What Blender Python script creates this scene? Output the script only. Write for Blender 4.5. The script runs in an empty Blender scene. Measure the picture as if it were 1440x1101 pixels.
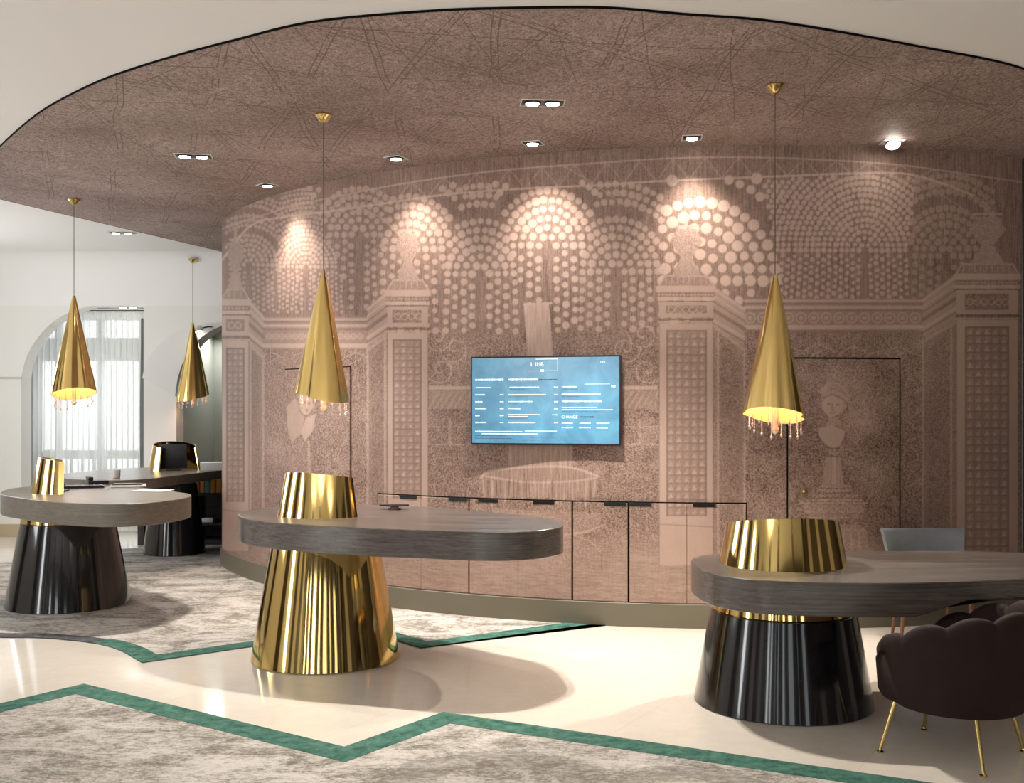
import bpy, bmesh, math, random
import numpy as np
from mathutils import Vector, Matrix
from mathutils.geometry import tessellate_polygon
random.seed(7); np.random.seed(7)
sc = bpy.context.scene
COL = sc.collection
PI = math.pi
# calibrated camera: at (0,0,1.65) looking along +Y, focal 1500 px on a 1440 px wide frame
F, CX, HZ, CZ = 1500.0, 720.0, 575.0, 1.65
SOF = 3.63                 # height of the patterned soffit
WCX, WCY, WR = 1.9, 13.4, 5.4   # the curved drum wall

def floor_pt(x, y, h=0.0):
    Y = F*(CZ-h)/(y-HZ)
    return ((x-CX)*Y/F, Y)
def ceil_pt(x, y, h=SOF):
    Y = F*(h-CZ)/(HZ-y)
    return ((x-CX)*Y/F, Y)
def wall_th(x):
    k = (x-CX)/F                      # X = kY
    a = k*k+1; b = -2*(k*WCX+WCY); c = WCX**2+WCY**2-WR**2
    Y = (-b-math.sqrt(b*b-4*a*c))/(2*a)
    return math.atan2(k*Y-WCX, WCY-Y), Y
def wall_z(x, y):
    return CZ+(HZ-y)*wall_th(x)[1]/F

# ------------------------------------------------------------------ helpers
def tag(o, label=None, cat=None, group=None, kind=None):
    if label: o['label'] = label
    if cat: o['category'] = cat
    if group: o['group'] = group
    if kind: o['kind'] = kind
    return o
def link(o, parent=None):
    COL.objects.link(o)
    if parent is not None: o.parent = parent
    return o
def empty(name, loc, label, cat, group=None, rz=0):
    o = bpy.data.objects.new(name, None); o.location = loc; o.rotation_euler.z = rz
    o.empty_display_size = .1
    link(o); return tag(o, label, cat, group)
def finish(name, me, mat, parent=None, smooth=True, ang=35):
    me.materials.append(mat)
    if smooth:
        me.shade_smooth()
        me.set_sharp_from_angle(angle=math.radians(ang))
    return link(bpy.data.objects.new(name, me), parent)
def obj(name, bm, mat, parent=None, smooth=True, ang=35, fix=True):
    me = bpy.data.meshes.new(name)
    if fix: bmesh.ops.recalc_face_normals(bm, faces=bm.faces)
    bm.to_mesh(me); bm.free()
    return finish(name, me, mat, parent, smooth, ang)
def add_box(bm, x0, x1, y0, y1, z0, z1, M=None):
    v = [bm.verts.new(p) for p in ((x0,y0,z0),(x1,y0,z0),(x1,y1,z0),(x0,y1,z0),(x0,y0,z1),(x1,y0,z1),(x1,y1,z1),(x0,y1,z1))]
    if M is not None:
        for q in v: q.co = M @ q.co
    for f in ((0,3,2,1),(4,5,6,7),(0,1,5,4),(1,2,6,5),(2,3,7,6),(3,0,4,7)): bm.faces.new([v[i] for i in f])
    return v
def box(name, x0, x1, y0, y1, z0, z1, mat, parent=None, bev=0.0, M=None):
    bm = bmesh.new(); add_box(bm, x0, x1, y0, y1, z0, z1, M)
    if bev > 0: bmesh.ops.bevel(bm, geom=bm.edges[:], offset=bev, segments=2, affect='EDGES', profile=.6)
    return obj(name, bm, mat, parent, ang=30)
def rings(bm, rr, cap0=True, cap1=True, closed=True):
    """loft through a list of rings (lists of points)"""
    V = [[bm.verts.new(p) for p in r] for r in rr]
    n = len(V[0])
    for a, b in zip(V[:-1], V[1:]):
        for i in range(n if closed else n-1):
            j = (i+1) % n
            bm.faces.new((a[i], a[j], b[j], b[i]))
    if cap0: bm.faces.new(V[0][::-1])
    if cap1: bm.faces.new(V[-1])
    return V
def circ(r, z, n=64, cx=0, cy=0, fn=None):
    return [(cx+r*(fn(2*PI*i/n) if fn else 1)*math.cos(2*PI*i/n), cy+r*(fn(2*PI*i/n) if fn else 1)*math.sin(2*PI*i/n), z) for i in range(n)]
def lathe(bm, prof, n=48, cx=0, cy=0, cap0=True, cap1=True):
    return rings(bm, [circ(r, z, n, cx, cy) for r, z in prof], cap0, cap1)
def tube(bm, pts, rad, n=10, caps=True):
    pts = [Vector(p) for p in pts]
    if not hasattr(rad, '__len__'): rad = [rad]*len(pts)
    rr = []
    for i, p in enumerate(pts):
        d = (pts[min(i+1, len(pts)-1)]-pts[max(i-1, 0)]).normalized()
        up = Vector((0,0,1)) if abs(d.z) < .9 else Vector((1,0,0))
        a = d.cross(up).normalized(); b = d.cross(a).normalized()
        rr.append([p+a*rad[i]*math.cos(2*PI*k/n)+b*rad[i]*math.sin(2*PI*k/n) for k in range(n)])
    rings(bm, rr, caps, caps)
def catmull(P, per=8, closed=True):
    out = []; n = len(P)
    for i in range(n if closed else n-1):
        g = lambda k: P[k % n] if closed else P[max(0, min(n-1, k))]
        p0, p1, p2, p3 = (np.array(g(i+k), float) for k in (-1, 0, 1, 2))
        for s in range(per):
            t = s/per
            out.append(tuple(.5*((2*p1)+(p2-p0)*t+(2*p0-5*p1+4*p2-p3)*t*t+(-p0+3*p1-3*p2+p3)*t**3)))
    if not closed: out.append(tuple(P[-1]))
    return out
def area2(P): return sum(P[i][0]*P[(i+1)%len(P)][1]-P[(i+1)%len(P)][0]*P[i][1] for i in range(len(P)))
def inset(P, d):
    """offset a CCW outline inwards by d"""
    out = []; n = len(P)
    for i in range(n):
        a, b, c = np.array(P[i-1][:2]), np.array(P[i][:2]), np.array(P[(i+1) % n][:2])
        e1 = (b-a)/max(1e-9, np.linalg.norm(b-a)); e2 = (c-b)/max(1e-9, np.linalg.norm(c-b))
        n1 = np.array((-e1[1], e1[0])); n2 = np.array((-e2[1], e2[0]))
        m = n1+n2; m = m/max(1e-6, np.linalg.norm(m)); k = d/max(.35, float(m@n1))
        out.append(tuple(b+m*k))
    return out

# ------------------------------------------------------------------ materials
class NT:
    def __init__(s, name):
        s.m = bpy.data.materials.new(name); s.m.use_nodes = True
        s.t = s.m.node_tree; s.N = s.t.nodes; s.L = s.t.links
        s.b = s.N['Principled BSDF']
    def n(s, kind, **kw):
        o = s.N.new(kind)
        for k, v in kw.items():
            if k.startswith('_'): setattr(o, k[1:], v)
            else: s.set(o, k, v)
        return o
    def set(s, node, k, v):
        if k[0] == 'i' and k[1:].isdigit(): sock = node.inputs[int(k[1:])]
        else: sock = node.inputs[k.replace('__', ' ')]
        if isinstance(v, bpy.types.NodeSocket): s.L.new(v, sock)
        else: sock.default_value = v
    def m_(s, op, a, b=None, c=None, clamp=False):
        o = s.N.new('ShaderNodeMath'); o.operation = op; o.use_clamp = clamp
        for i, v in enumerate((a, b, c)):
            if v is None: continue
            if isinstance(v, bpy.types.NodeSocket): s.L.new(v, o.inputs[i])
            else: o.inputs[i].default_value = v
        return o.outputs[0]
    def mix(s, f, a, b):
        o = s.N.new('ShaderNodeMix'); o.data_type = 'RGBA'
        for k, v in ((0, f), (6, a), (7, b)):
            if isinstance(v, bpy.types.NodeSocket): s.L.new(v, o.inputs[k])
            else: o.inputs[k].default_value = v if k == 0 else (*v, 1)
        return o.outputs[2]
    def ramp(s, f, stops):
        o = s.N.new('ShaderNodeValToRGB'); s.L.new(f, o.inputs[0])
        e = o.color_ramp.elements
        e[0].position, e[1].position = stops[0][0], stops[-1][0]
        e[0].color, e[1].color = (*stops[0][1], 1), (*stops[-1][1], 1)
        for p, c in stops[1:-1]:
            q = e.new(p); q.color = (*c, 1)
        return o.outputs[0]
    def pos(s, sc_=(1,1,1), rot=(0,0,0), kind='Object'):
        tc = s.N.new('ShaderNodeTexCoord'); mp = s.N.new('ShaderNodeMapping')
        s.L.new(tc.outputs[kind], mp.inputs[0]); mp.inputs['Scale'].default_value = sc_; mp.inputs['Rotation'].default_value = rot
        return mp.outputs[0]
    def noise(s, v, scale, detail=2, rough=.5, dist=0):
        o = s.N.new('ShaderNodeTexNoise'); s.L.new(v, o.inputs['Vector'])
        o.inputs['Scale'].default_value = scale; o.inputs['Detail'].default_value = detail
        o.inputs['Roughness'].default_value = rough; o.inputs['Distortion'].default_value = dist
        return o.outputs[0]
    def bump(s, h, strength=.3, dist=.01):
        o = s.N.new('ShaderNodeBump'); s.L.new(h, o.inputs['Height'])
        o.inputs['Strength'].default_value = strength; o.inputs['Distance'].default_value = dist
        s.L.new(o.outputs[0], s.b.inputs['Normal'])
def plain(name, col, rough=.5, metal=0, spec=.5, coat=0, var=.06, vs=14, emit=None, es=0):
    m = NT(name); v = m.pos()
    n = m.noise(v, vs, 3)
    c = m.mix(n, tuple(x*(1-var) for x in col), tuple(min(1, x*(1+var)) for x in col))
    m.L.new(c, m.b.inputs['Base Color'])
    m.b.inputs['Roughness'].default_value = rough; m.b.inputs['Metallic'].default_value = metal
    m.b.inputs['Specular IOR Level'].default_value = spec; m.b.inputs['Coat Weight'].default_value = coat
    m.b.inputs['Coat Roughness'].default_value = .05
    if emit: m.b.inputs['Emission Color'].default_value = (*emit, 1); m.b.inputs['Emission Strength'].default_value = es
    return m.m
def gold(name, rough=.07, col=(.80,.58,.22)):
    m = NT(name)
    v = m.pos((1,1,.12)); n = m.noise(v, 9, 2)
    c = m.mix(n, tuple(x*.93 for x in col), tuple(min(1, x*1.05) for x in col))
    m.L.new(c, m.b.inputs['Base Color'])
    m.b.inputs['Metallic'].default_value = 1; m.b.inputs['Roughness'].default_value = rough
    m.bump(m.noise(m.pos((1,1,.1)), 7, 1), .12, .01)
    return m.m
GOLD = gold('polished_brass'); BRUSH = gold('brushed_brass', .16, (.70,.52,.20))
def lacquer():
    m = NT('black_lacquer')
    v = m.pos((1,1,.04))
    n = m.noise(v, 22, 3)
    c = m.ramp(n, [(.3, (.004,.004,.005)), (.62, (.012,.011,.012)), (.8, (.03,.028,.03))])
    m.L.new(c, m.b.inputs['Base Color'])
    m.b.inputs['Roughness'].default_value = .12; m.b.inputs['Coat Weight'].default_value = .6; m.b.inputs['Coat Roughness'].default_value = .04
    m.bump(m.noise(m.pos((1,1,.08)), 9, 1), .1, .01)
    return m.m
LACQ = lacquer()
def wood(name, dark, light, rough=.36, spec=.5):
    m = NT(name)
    v = m.pos((1.2, 9, 60), (0,0,.28))
    n = m.noise(v, 1.6, 5, .62, .4)
    v2 = m.pos((3, 60, 160), (0,0,.28)); n2 = m.noise(v2, 1.4, 3, .6)
    f = m.m_('ADD', m.m_('MULTIPLY', n, .65), m.m_('MULTIPLY', n2, .35))
    c = m.ramp(f, [(.34, dark), (.5, tuple((a+b)/2 for a, b in zip(dark, light))), (.66, light)])
    m.L.new(c, m.b.inputs['Base Color']); m.b.inputs['Roughness'].default_value = rough
    m.b.inputs['Specular IOR Level'].default_value = spec
    m.bump(f, .15, .004)
    return m.m
WOOD = wood('smoked_oak', (.042,.035,.032), (.15,.127,.113), .27, .9)
WOOD2 = wood('grey_oak', (.10,.085,.068), (.21,.18,.145), .36, .6)
CABW = wood('dark_cabinet_wood', (.02,.016,.014), (.05,.04,.034), .5)
LEGW = wood('chair_leg_wood', (.13,.05,.025), (.24,.10,.05), .35)
def white_wall(name, col):
    m = NT(name); v = m.pos()
    n = m.noise(v, .6, 3); c = m.mix(n, tuple(x*.96 for x in col), col)
    m.L.new(c, m.b.inputs['Base Color']); m.b.inputs['Roughness'].default_value = .8
    m.bump(m.noise(v, 60, 3), .04, .002); return m.m
WHITE = white_wall('white_plaster', (.80,.785,.755)); CEILW = white_wall('ceiling_plaster', (.87,.855,.83))
CREAM = white_wall('cream_plaster', (.83,.815,.77))
GREEN = white_wall('grey_green_paint', (.40,.41,.34))
DARKW = plain('dark_brown_panel', (.025,.02,.018), .5)
SHADOWG = plain('shadow_gap_black', (.003,.0025,.002), .9, spec=.1)
OLIVE = plain('olive_plinth', (.15,.135,.095), .45, var=.04, vs=2)
BLACKP = plain('black_plastic', (.012,.012,.013), .35)
STEEL = plain('dark_steel', (.12,.12,.12), .3, 1)
CORDM = plain('cord_brown', (.09,.06,.035), .5)
WHITEP = plain('white_paper', (.8,.79,.76), .6)
LAMPW = plain('lamp_white_trim', (.75,.74,.72), .5)
GLOW = plain('lamp_glow', (1,.95,.85), .5, emit=(1,.92,.82), es=28)
WARMG = plain('warm_bulb_glow', (1,.8,.5), .5, emit=(1,.66,.28), es=25)
BAR = plain('box_orange', (.80,.36,.09), .5); TEAL = plain('box_teal', (.12,.36,.36), .5); OCHRE = plain('box_ochre', (.6,.42,.13), .5)
PINK = plain('paper_pink', (.55,.32,.28), .6)
def velvet(name, col, sheen=.6, rough=.75):
    m = NT(name); v = m.pos()
    n = m.noise(v, 9, 4); c = m.mix(n, tuple(x*.72 for x in col), tuple(x*1.2 for x in col))
    m.L.new(c, m.b.inputs['Base Color']); m.b.inputs['Roughness'].default_value = rough
    m.b.inputs['Sheen Weight'].default_value = sheen; m.b.inputs['Sheen Roughness'].default_value = .35
    m.b.inputs['Sheen Tint'].default_value = (*[min(1, x*4+.1) for x in col], 1)
    m.b.inputs['Specular IOR Level'].default_value = .2
    m.bump(m.noise(v, 220, 2), .1, .002); return m.m
BROWNV = velvet('dark_brown_velvet', (.024,.013,.012), .05)
GREYV = velvet('grey_blue_velvet', (.20,.215,.235), .3)
def floor_mat():
    m = NT('polished_cream_stone'); v = m.pos()
    n = m.noise(v, .9, 5, .6, .8); n2 = m.noise(v, 7, 4, .6, 1.5)
    f = m.m_('ADD', m.m_('MULTIPLY', n, .6), m.m_('MULTIPLY', n2, .4))
    c = m.ramp(f, [(.3, (.70,.635,.545)), (.5, (.76,.70,.615)), (.7, (.81,.76,.68))])
    br = m.n('ShaderNodeTexBrick', Scale=1.0, Mortar__Size=.0022, _offset=0.0)
    m.L.new(m.pos(rot=(0,0,.55)), br.inputs['Vector']); br.inputs['Brick Width'].default_value = 1.2; br.inputs['Row Height'].default_value = 1.2
    c2 = m.mix(m.m_('MULTIPLY', br.outputs['Fac'], .22), c, (1,1,1))
    mm = m.N.new('ShaderNodeMix'); mm.data_type = 'RGBA'
    m.L.new(m.m_('MULTIPLY', br.outputs['Fac'], .3), mm.inputs[0]); m.L.new(c, mm.inputs[6]); mm.inputs[7].default_value = (.5,.42,.33,1)
    m.L.new(mm.outputs[2], m.b.inputs['Base Color']); m.b.inputs['Roughness'].default_value = .10
    m.b.inputs['Specular IOR Level'].default_value = .5
    return m.m
FLOOR = floor_mat()
def rug_mat():
    m = NT('distressed_grey_rug')
    v = m.pos((1,1.7,1), (0,0,.35)); v2 = m.pos((1,1,1))
    n1 = m.noise(v, 2.4, 8, .7, .8); n2 = m.noise(v, 24, 6, .75, .6); n3 = m.noise(v2, 110, 3, .7)
    f = m.m_('ADD', m.m_('ADD', m.m_('MULTIPLY', n1, .48), m.m_('MULTIPLY', n2, .36)), m.m_('MULTIPLY', n3, .16))
    c = m.ramp(f, [(.40, (.17,.155,.13)), (.465, (.29,.27,.235)), (.50, (.45,.42,.38)), (.56, (.62,.585,.55))])
    # large darker curling ornaments woven into the ground
    def arc(cx, cy, r, w, lim):
        tc = m.N.new('ShaderNodeTexCoord'); sp = m.N.new('ShaderNodeSeparateXYZ'); m.L.new(tc.outputs['Object'], sp.inputs[0])
        dx = m.m_('SUBTRACT', sp.outputs[0], cx); dy = m.m_('MULTIPLY', m.m_('SUBTRACT', sp.outputs[1], cy), 1.0)
        rr = m.m_('SQRT', m.m_('ADD', m.m_('MULTIPLY', dx, dx), m.m_('MULTIPLY', dy, dy)))
        d = m.m_('ABSOLUTE', m.m_('SUBTRACT', rr, r))
        wob = m.m_('ADD', w, m.m_('MULTIPLY', m.m_('SUBTRACT', n1, .5), .35))
        inside = m.m_('LESS_THAN', d, wob)
        return m.m_('MULTIPLY', inside, m.m_('GREATER_THAN', dy, lim))
    a = m.m_('MAXIMUM', arc(-.07, 4.55, .45, .12, .10), arc(.74, 4.40, .40, .09, .1))
    c = m.mix(m.m_('MULTIPLY', a, .8), c, (.16,.15,.125)) if False else c
    mm = m.N.new('ShaderNodeMix'); mm.data_type = 'RGBA'
    m.L.new(m.m_('MULTIPLY', a, m.m_('MULTIPLY', m.m_('SUBTRACT', .95, n2), 1.15), clamp=True), mm.inputs[0]); m.L.new(c, mm.inputs[6]); mm.inputs[7].default_value = (.20,.18,.155,1)
    m.L.new(mm.outputs[2], m.b.inputs['Base Color']); m.b.inputs['Roughness'].default_value = .95; m.b.inputs['Specular IOR Level'].default_value = .1
    m.bump(m.m_('ADD', n3, n2), .5, .006)
    return m.m
RUG = rug_mat()
def border_mat(name, a, b):
    m = NT(name); n = m.noise(m.pos(), 13, 5, .7, .5); n3 = m.noise(m.pos(), 120, 2)
    c = m.ramp(n, [(.36, a), (.64, b)])
    m.L.new(c, m.b.inputs['Base Color']); m.b.inputs['Roughness'].default_value = .9; m.b.inputs['Specular IOR Level'].default_value = .15
    m.bump(n3, .4, .005); return m.m
GBORD = border_mat('green_rug_border', (.028,.095,.074), (.10,.225,.175)); KBORD = border_mat('charcoal_rug_border', (.05,.05,.055), (.14,.14,.15))

MDARK, MLIGHT = (.100,.054,.038), (.51,.382,.332)
def mural_mat():
    m = NT('printed_mural')
    at = m.n('ShaderNodeAttribute', _attribute_name='mural')
    sp = m.N.new('ShaderNodeSeparateColor'); m.L.new(at.outputs['Color'], sp.inputs[0])
    nf = m.noise(m.pos(), 40, 2.0, .6, 2.2)
    nf = m.m_('MULTIPLY', m.m_('SUBTRACT', nf, .5), 5.0)
    nf = m.m_('MAXIMUM', m.m_('MINIMUM', nf, .5), -.5)
    nv = m.m_('MULTIPLY', m.m_('SUBTRACT', m.noise(m.pos((85,85,6)), 1, 3, .6, .3), .5), 1.7)
    nh = m.m_('MULTIPLY', m.m_('SUBTRACT', m.noise(m.pos((9,9,62)), 1, 3, .6, .5), .5), 2.2)
    f = m.m_('ADD', sp.outputs[0], m.m_('MULTIPLY', nf, sp.outputs[1]))
    f = m.m_('ADD', f, m.m_('MULTIPLY', nv, sp.outputs[2]))
    f = m.m_('ADD', f, m.m_('MULTIPLY', nh, at.outputs['Alpha']))
    f = m.m_('ADD', f, m.m_('MULTIPLY', m.m_('SUBTRACT', m.noise(m.pos(), 1.4, 3), .5), .35), clamp=True)
    c = m.mix(f, MDARK, MLIGHT)
    hue = m.noise(m.pos(), .8, 2)
    c2 = m.N.new('ShaderNodeMix'); c2.data_type = 'RGBA'; c2.blend_type = 'MULTIPLY'
    m.L.new(hue, c2.inputs[0]); m.L.new(c, c2.inputs[6]); c2.inputs[7].default_value = (1.0,.92,.84,1)
    m.L.new(c2.outputs[2], m.b.inputs['Base Color']); m.b.inputs['Roughness'].default_value = .55; m.b.inputs['Specular IOR Level'].default_value = .25
    return m.m
MURAL = mural_mat()
def soffit_mat():
    m = NT('printed_soffit')
    p = m.pos(); warp = m.n('ShaderNodeTexNoise', Scale=.7, Detail=2.0)
    m.L.new(p, warp.inputs['Vector'])
    vm = m.N.new('ShaderNodeVectorMath'); vm.operation = 'MULTIPLY_ADD'
    m.L.new(warp.outputs['Color'], vm.inputs[0]); vm.inputs[1].default_value = (.16,.16,0); m.L.new(p, vm.inputs[2])
    sp = m.N.new('ShaderNodeSeparateXYZ'); m.L.new(vm.outputs[0], sp.inputs[0])
    def lines(ax, ay, fr, w, ph=0):
        d = m.m_('ADD', m.m_('MULTIPLY', sp.outputs[0], ax*fr), m.m_('MULTIPLY', sp.outputs[1], ay*fr))
        d = m.m_('ABSOLUTE', m.m_('SUBTRACT', m.m_('FRACT', m.m_('ADD', d, ph)), .5))
        return m.m_('LESS_THAN', d, w*fr)
    L = lines(.9, .35, 2.0, .0035)
    for a in ((.9,.35,2.0,.0035,.07), (.5,-.6,1.7,.004,0), (.5,-.6,1.7,.004,.07), (-.15,1,1.3,.006,0), (1,.02,1.5,.004,.3), (1,.02,1.5,.004,.36), (.75,.75,1.3,.0035,.2), (.95,-.2,2.3,.003,.4)):
        L = m.m_('MAXIMUM', L, lines(*a))
    br = m.m_('GREATER_THAN', m.noise(p, 1.1, 3), .47)
    L = m.m_('MULTIPLY', L, m.m_('MULTIPLY', br, .38))
    nf = m.m_('MULTIPLY', m.m_('SUBTRACT', m.noise(m.pos((1,.75,1)), 58, 2.5, .65, 1.4), .5), 4)
    nf = m.m_('MAXIMUM', m.m_('MINIMUM', nf, .5), -.5)
    amp = m.m_('ADD', .2, m.m_('MULTIPLY', m.noise(p, 1.8, 3), .75))
    f = m.m_('ADD', .30, m.m_('MULTIPLY', nf, amp))
    f = m.m_('ADD', f, m.m_('MULTIPLY', m.m_('SUBTRACT', m.noise(p, .9, 4, .6), .5), .8))
    f = m.m_('SUBTRACT', f, L, clamp=True)
    c = m.mix(f, (.18,.122,.104), (.68,.54,.485))
    m.L.new(c, m.b.inputs['Base Color']); m.b.inputs['Roughness'].default_value = .7; m.b.inputs['Specular IOR Level'].default_value = .2
    return m.m
SOFM = soffit_mat()
def curtain_mat():
    m = NT('sheer_white_curtain')
    tr = m.N.new('ShaderNodeBsdfTransparent'); tl = m.N.new('ShaderNodeBsdfTranslucent'); df = m.N.new('ShaderNodeBsdfDiffuse')
    tl.inputs[0].default_value = (.88,.89,.88,1); df.inputs[0].default_value = (.85,.85,.83,1)
    m1 = m.N.new('ShaderNodeMixShader'); m1.inputs[0].default_value = .5
    m.L.new(tl.outputs[0], m1.inputs[1]); m.L.new(df.outputs[0], m1.inputs[2])
    m2 = m.N.new('ShaderNodeMixShader')
    w = m.noise(m.pos((40,1,.4)), 1, 2)
    m.L.new(m.m_('ADD', .5, m.m_('MULTIPLY', w, .3)), m2.inputs[0])
    m.L.new(tr.outputs[0], m2.inputs[1]); m.L.new(m1.outputs[0], m2.inputs[2])
    m.L.new(m2.outputs[0], m.N['Material Output'].inputs[0]); return m.m
CURT = curtain_mat()
def crystal():
    m = NT('clear_crystal')
    m.L.new(m.mix(m.noise(m.pos(), 30), (.95,.95,.95), (1,1,1)), m.b.inputs['Base Color'])
    m.b.inputs['Transmission Weight'].default_value = .5; m.b.inputs['Roughness'].default_value = .03; m.b.inputs['IOR'].default_value = 1.6
    return m.m
CRYS = crystal()
def glass():
    m = NT('window_glass'); g = m.N.new('ShaderNodeBsdfGlossy'); g.inputs['Roughness'].default_value = .02
    t = m.N.new('ShaderNodeBsdfTransparent'); x = m.N.new('ShaderNodeMixShader')
    m.L.new(m.m_('ADD', .04, m.m_('MULTIPLY', m.noise(m.pos(), 2), .03)), x.inputs[0])
    m.L.new(t.outputs[0], x.inputs[1]); m.L.new(g.outputs[0], x.inputs[2]); m.L.new(x.outputs[0], m.N['Material Output'].inputs[0]); return m.m
GLASS = glass()
def screen_mat():
    m = NT('blue_screen'); v = m.pos((3,3,3))
    c = m.ramp(m.noise(v, 1.3, 4, .6, .6), [(.3, (.045,.145,.24)), (.7, (.085,.25,.38))])
    m.L.new(c, m.b.inputs['Base Color']); m.L.new(c, m.b.inputs['Emission Color']); m.b.inputs['Emission Strength'].default_value = .6
    m.b.inputs['Roughness'].default_value = .25; return m.m
SCREEN = screen_mat()
INK = plain('screen_white_print', (.7,.85,.9), .4, emit=(.75,.93,1), es=.6)
DINK = plain('screen_dark_print', (.02,.06,.10), .4)

# ------------------------------------------------------------------ mural picture, drawn in the rectified frame of the wall
OX, OY, K = 300, 195, 2
GW, GH = 1150*K, 710*K
M = np.full((GH, GW), .33, np.float32); S = np.full((GH, GW), .16, np.float32)
V = np.full((GH, GW), .46, np.float32); Hh = np.zeros((GH, GW), np.float32)
yy, xx = np.mgrid[0:GH, 0:GW].astype(np.float32)
xx = xx/K+OX; yy = yy/K+OY
def win(x0, y0, x1, y1):
    a, b = max(0, int((x0-OX)*K)), min(GW, int((x1-OX)*K)+2); c, d = max(0, int((y0-OY)*K)), min(GH, int((y1-OY)*K)+2)
    return slice(c, max(c, d)), slice(a, max(a, b))
def put(A, w, mask, val, k=1.0):
    A[w] = A[w]*(1-mask*k)+val*mask*k
def sm(d, w=.6): return np.clip(.5-d/(2*w), 0, 1)
def disc(x, y, r, val=.95, k=1, ry=None, ring=False):
    w = win(x-r-2, y-r-2, x+r+2, y+r+2)
    d = np.hypot(xx[w]-x, (yy[w]-y)*(r/(ry or r)))-r
    if ring: d = np.abs(d)-.8
    put(M, w, sm(d), val, k); put(V, w, sm(d), .08, .8); put(S, w, sm(d), .12, .8)
def line(x0, y0, x1, y1, wd=1.2, val=.85, k=.9):
    w = win(min(x0,x1)-wd-2, min(y0,y1)-wd-2, max(x0,x1)+wd+2, max(y0,y1)+wd+2)
    dx, dy = x1-x0, y1-y0; L = max(1e-6, dx*dx+dy*dy)
    t = np.clip(((xx[w]-x0)*dx+(yy[w]-y0)*dy)/L, 0, 1)
    d = np.hypot(xx[w]-x0-t*dx, yy[w]-y0-t*dy)-wd/2
    put(M, w, sm(d), val, k)
def path(P, wd=1.2, val=.85, k=.9, smooth=True):
    if smooth and len(P) > 2: P = catmull(P, 6, False)
    for a, b in zip(P[:-1], P[1:]): line(*a, *b, wd, val, k)
def poly(P, m=None, s=None, v=None, h=None, k=1):
    xs, ys = [p[0] for p in P], [p[1] for p in P]
    w = win(min(xs), min(ys), max(xs), max(ys)); X, Y = xx[w], yy[w]
    ins = np.zeros(X.shape, bool)
    for i in range(len(P)):
        (ax, ay), (bx, by) = P[i], P[(i+1) % len(P)]
        if ay == by: continue
        c = ((ay > Y) != (by > Y)) & (X < (bx-ax)*(Y-ay)/(by-ay)+ax); ins ^= c
    ins = ins.astype(np.float32)
    for A, val in ((M, m), (S, s), (V, v), (Hh, h)):
        if val is not None: put(A, w, ins, val, k)
def rect(x0, y0, x1, y1, **kw): poly([(x0,y0),(x1,y0),(x1,y1),(x0,y1)], **kw)
def grade(y0, y1, a, b):
    return a+(b-a)*np.clip((yy-y0)/(y1-y0), 0, 1)
# garden, then water at the foot of the picture
g = np.clip((yy-455)/30, 0, 1); S += g*.30; V -= g*.26; M += g*.05
g = np.clip((yy-742)/40, 0, 1); S -= g*.36; V -= g*.06; Hh += g*.34; M += g*.16
S = np.clip(S, .05, 1); V = np.clip(V, .02, 1)
put(M, (slice(None), slice(None)), np.clip(1-(yy-205)/55, 0, 1), .28, .7)
# clumps of leaves
for i in range(150):
    x, y, r = random.uniform(370, 1300), random.uniform(480, 720), random.uniform(8, 26)
    w = win(x-r, y-r, x+r, y+r); d = np.hypot(xx[w]-x, yy[w]-y)/r
    put(M, w, np.clip(1.2-d*1.2, 0, 1), random.choice((.2, .3, .55, .62)), .55)
# umbrella-shaped jets of droplets
FANS = [(770,345,5.2,.95),(676,385,5.0,.85),(866,382,5.0,.8),(430,375,2.6,.75),(1216,352,3.5,.8),(575,350,5.0,.8),(985,395,7.5,.95),(1330,360,4.6,.6),(505,330,4.4,.75),(350,372,2.8,.7)]
def near(x, y):
    return min(range(len(FANS)), key=lambda i: math.hypot(x-FANS[i][0], (y-FANS[i][1])*.8)/(1.15 if i in (4,) else 1))
for fi, (fx, fy, r, val) in enumerate(FANS):
    step = r*2.55
    for kk in range(1, 26):
        R = kk*step*.92; gap = fi not in (3, 4) and kk % 4 == 3 and kk > 4
        if R > 165: break
        n = max(3, int(PI*R/(r*2.15)))
        for j in range(n+1):
            a = PI*j/n
            x, y = fx-R*math.cos(a)*1.0, fy-R*math.sin(a)*1.05
            if near(x, y) == fi and 262-.02*(x-500) < y < 425 and 318 < x < 1400 and not (gap and math.sin(a) > .5):
                disc(x+random.uniform(-.6,.6), y+random.uniform(-.6,.6), r*random.uniform(.8,1.12), val)
        for sx in (-1, 1):
            y = fy+r*(2.3+(kk % 2)*1.4)
            while y < 466:
                x = fx+sx*R*(1+(y-fy)*.0006)
                if near(x, min(y, 400)) == fi and 318 < x < 1400 and not (x < 540 and y > 440) and not (x > 1046 and y > 422):
                    disc(x+random.uniform(-1,1), y+random.uniform(-1,1), r*random.uniform(.72,1.0), val*.95)
                y += r*2.75
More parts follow.
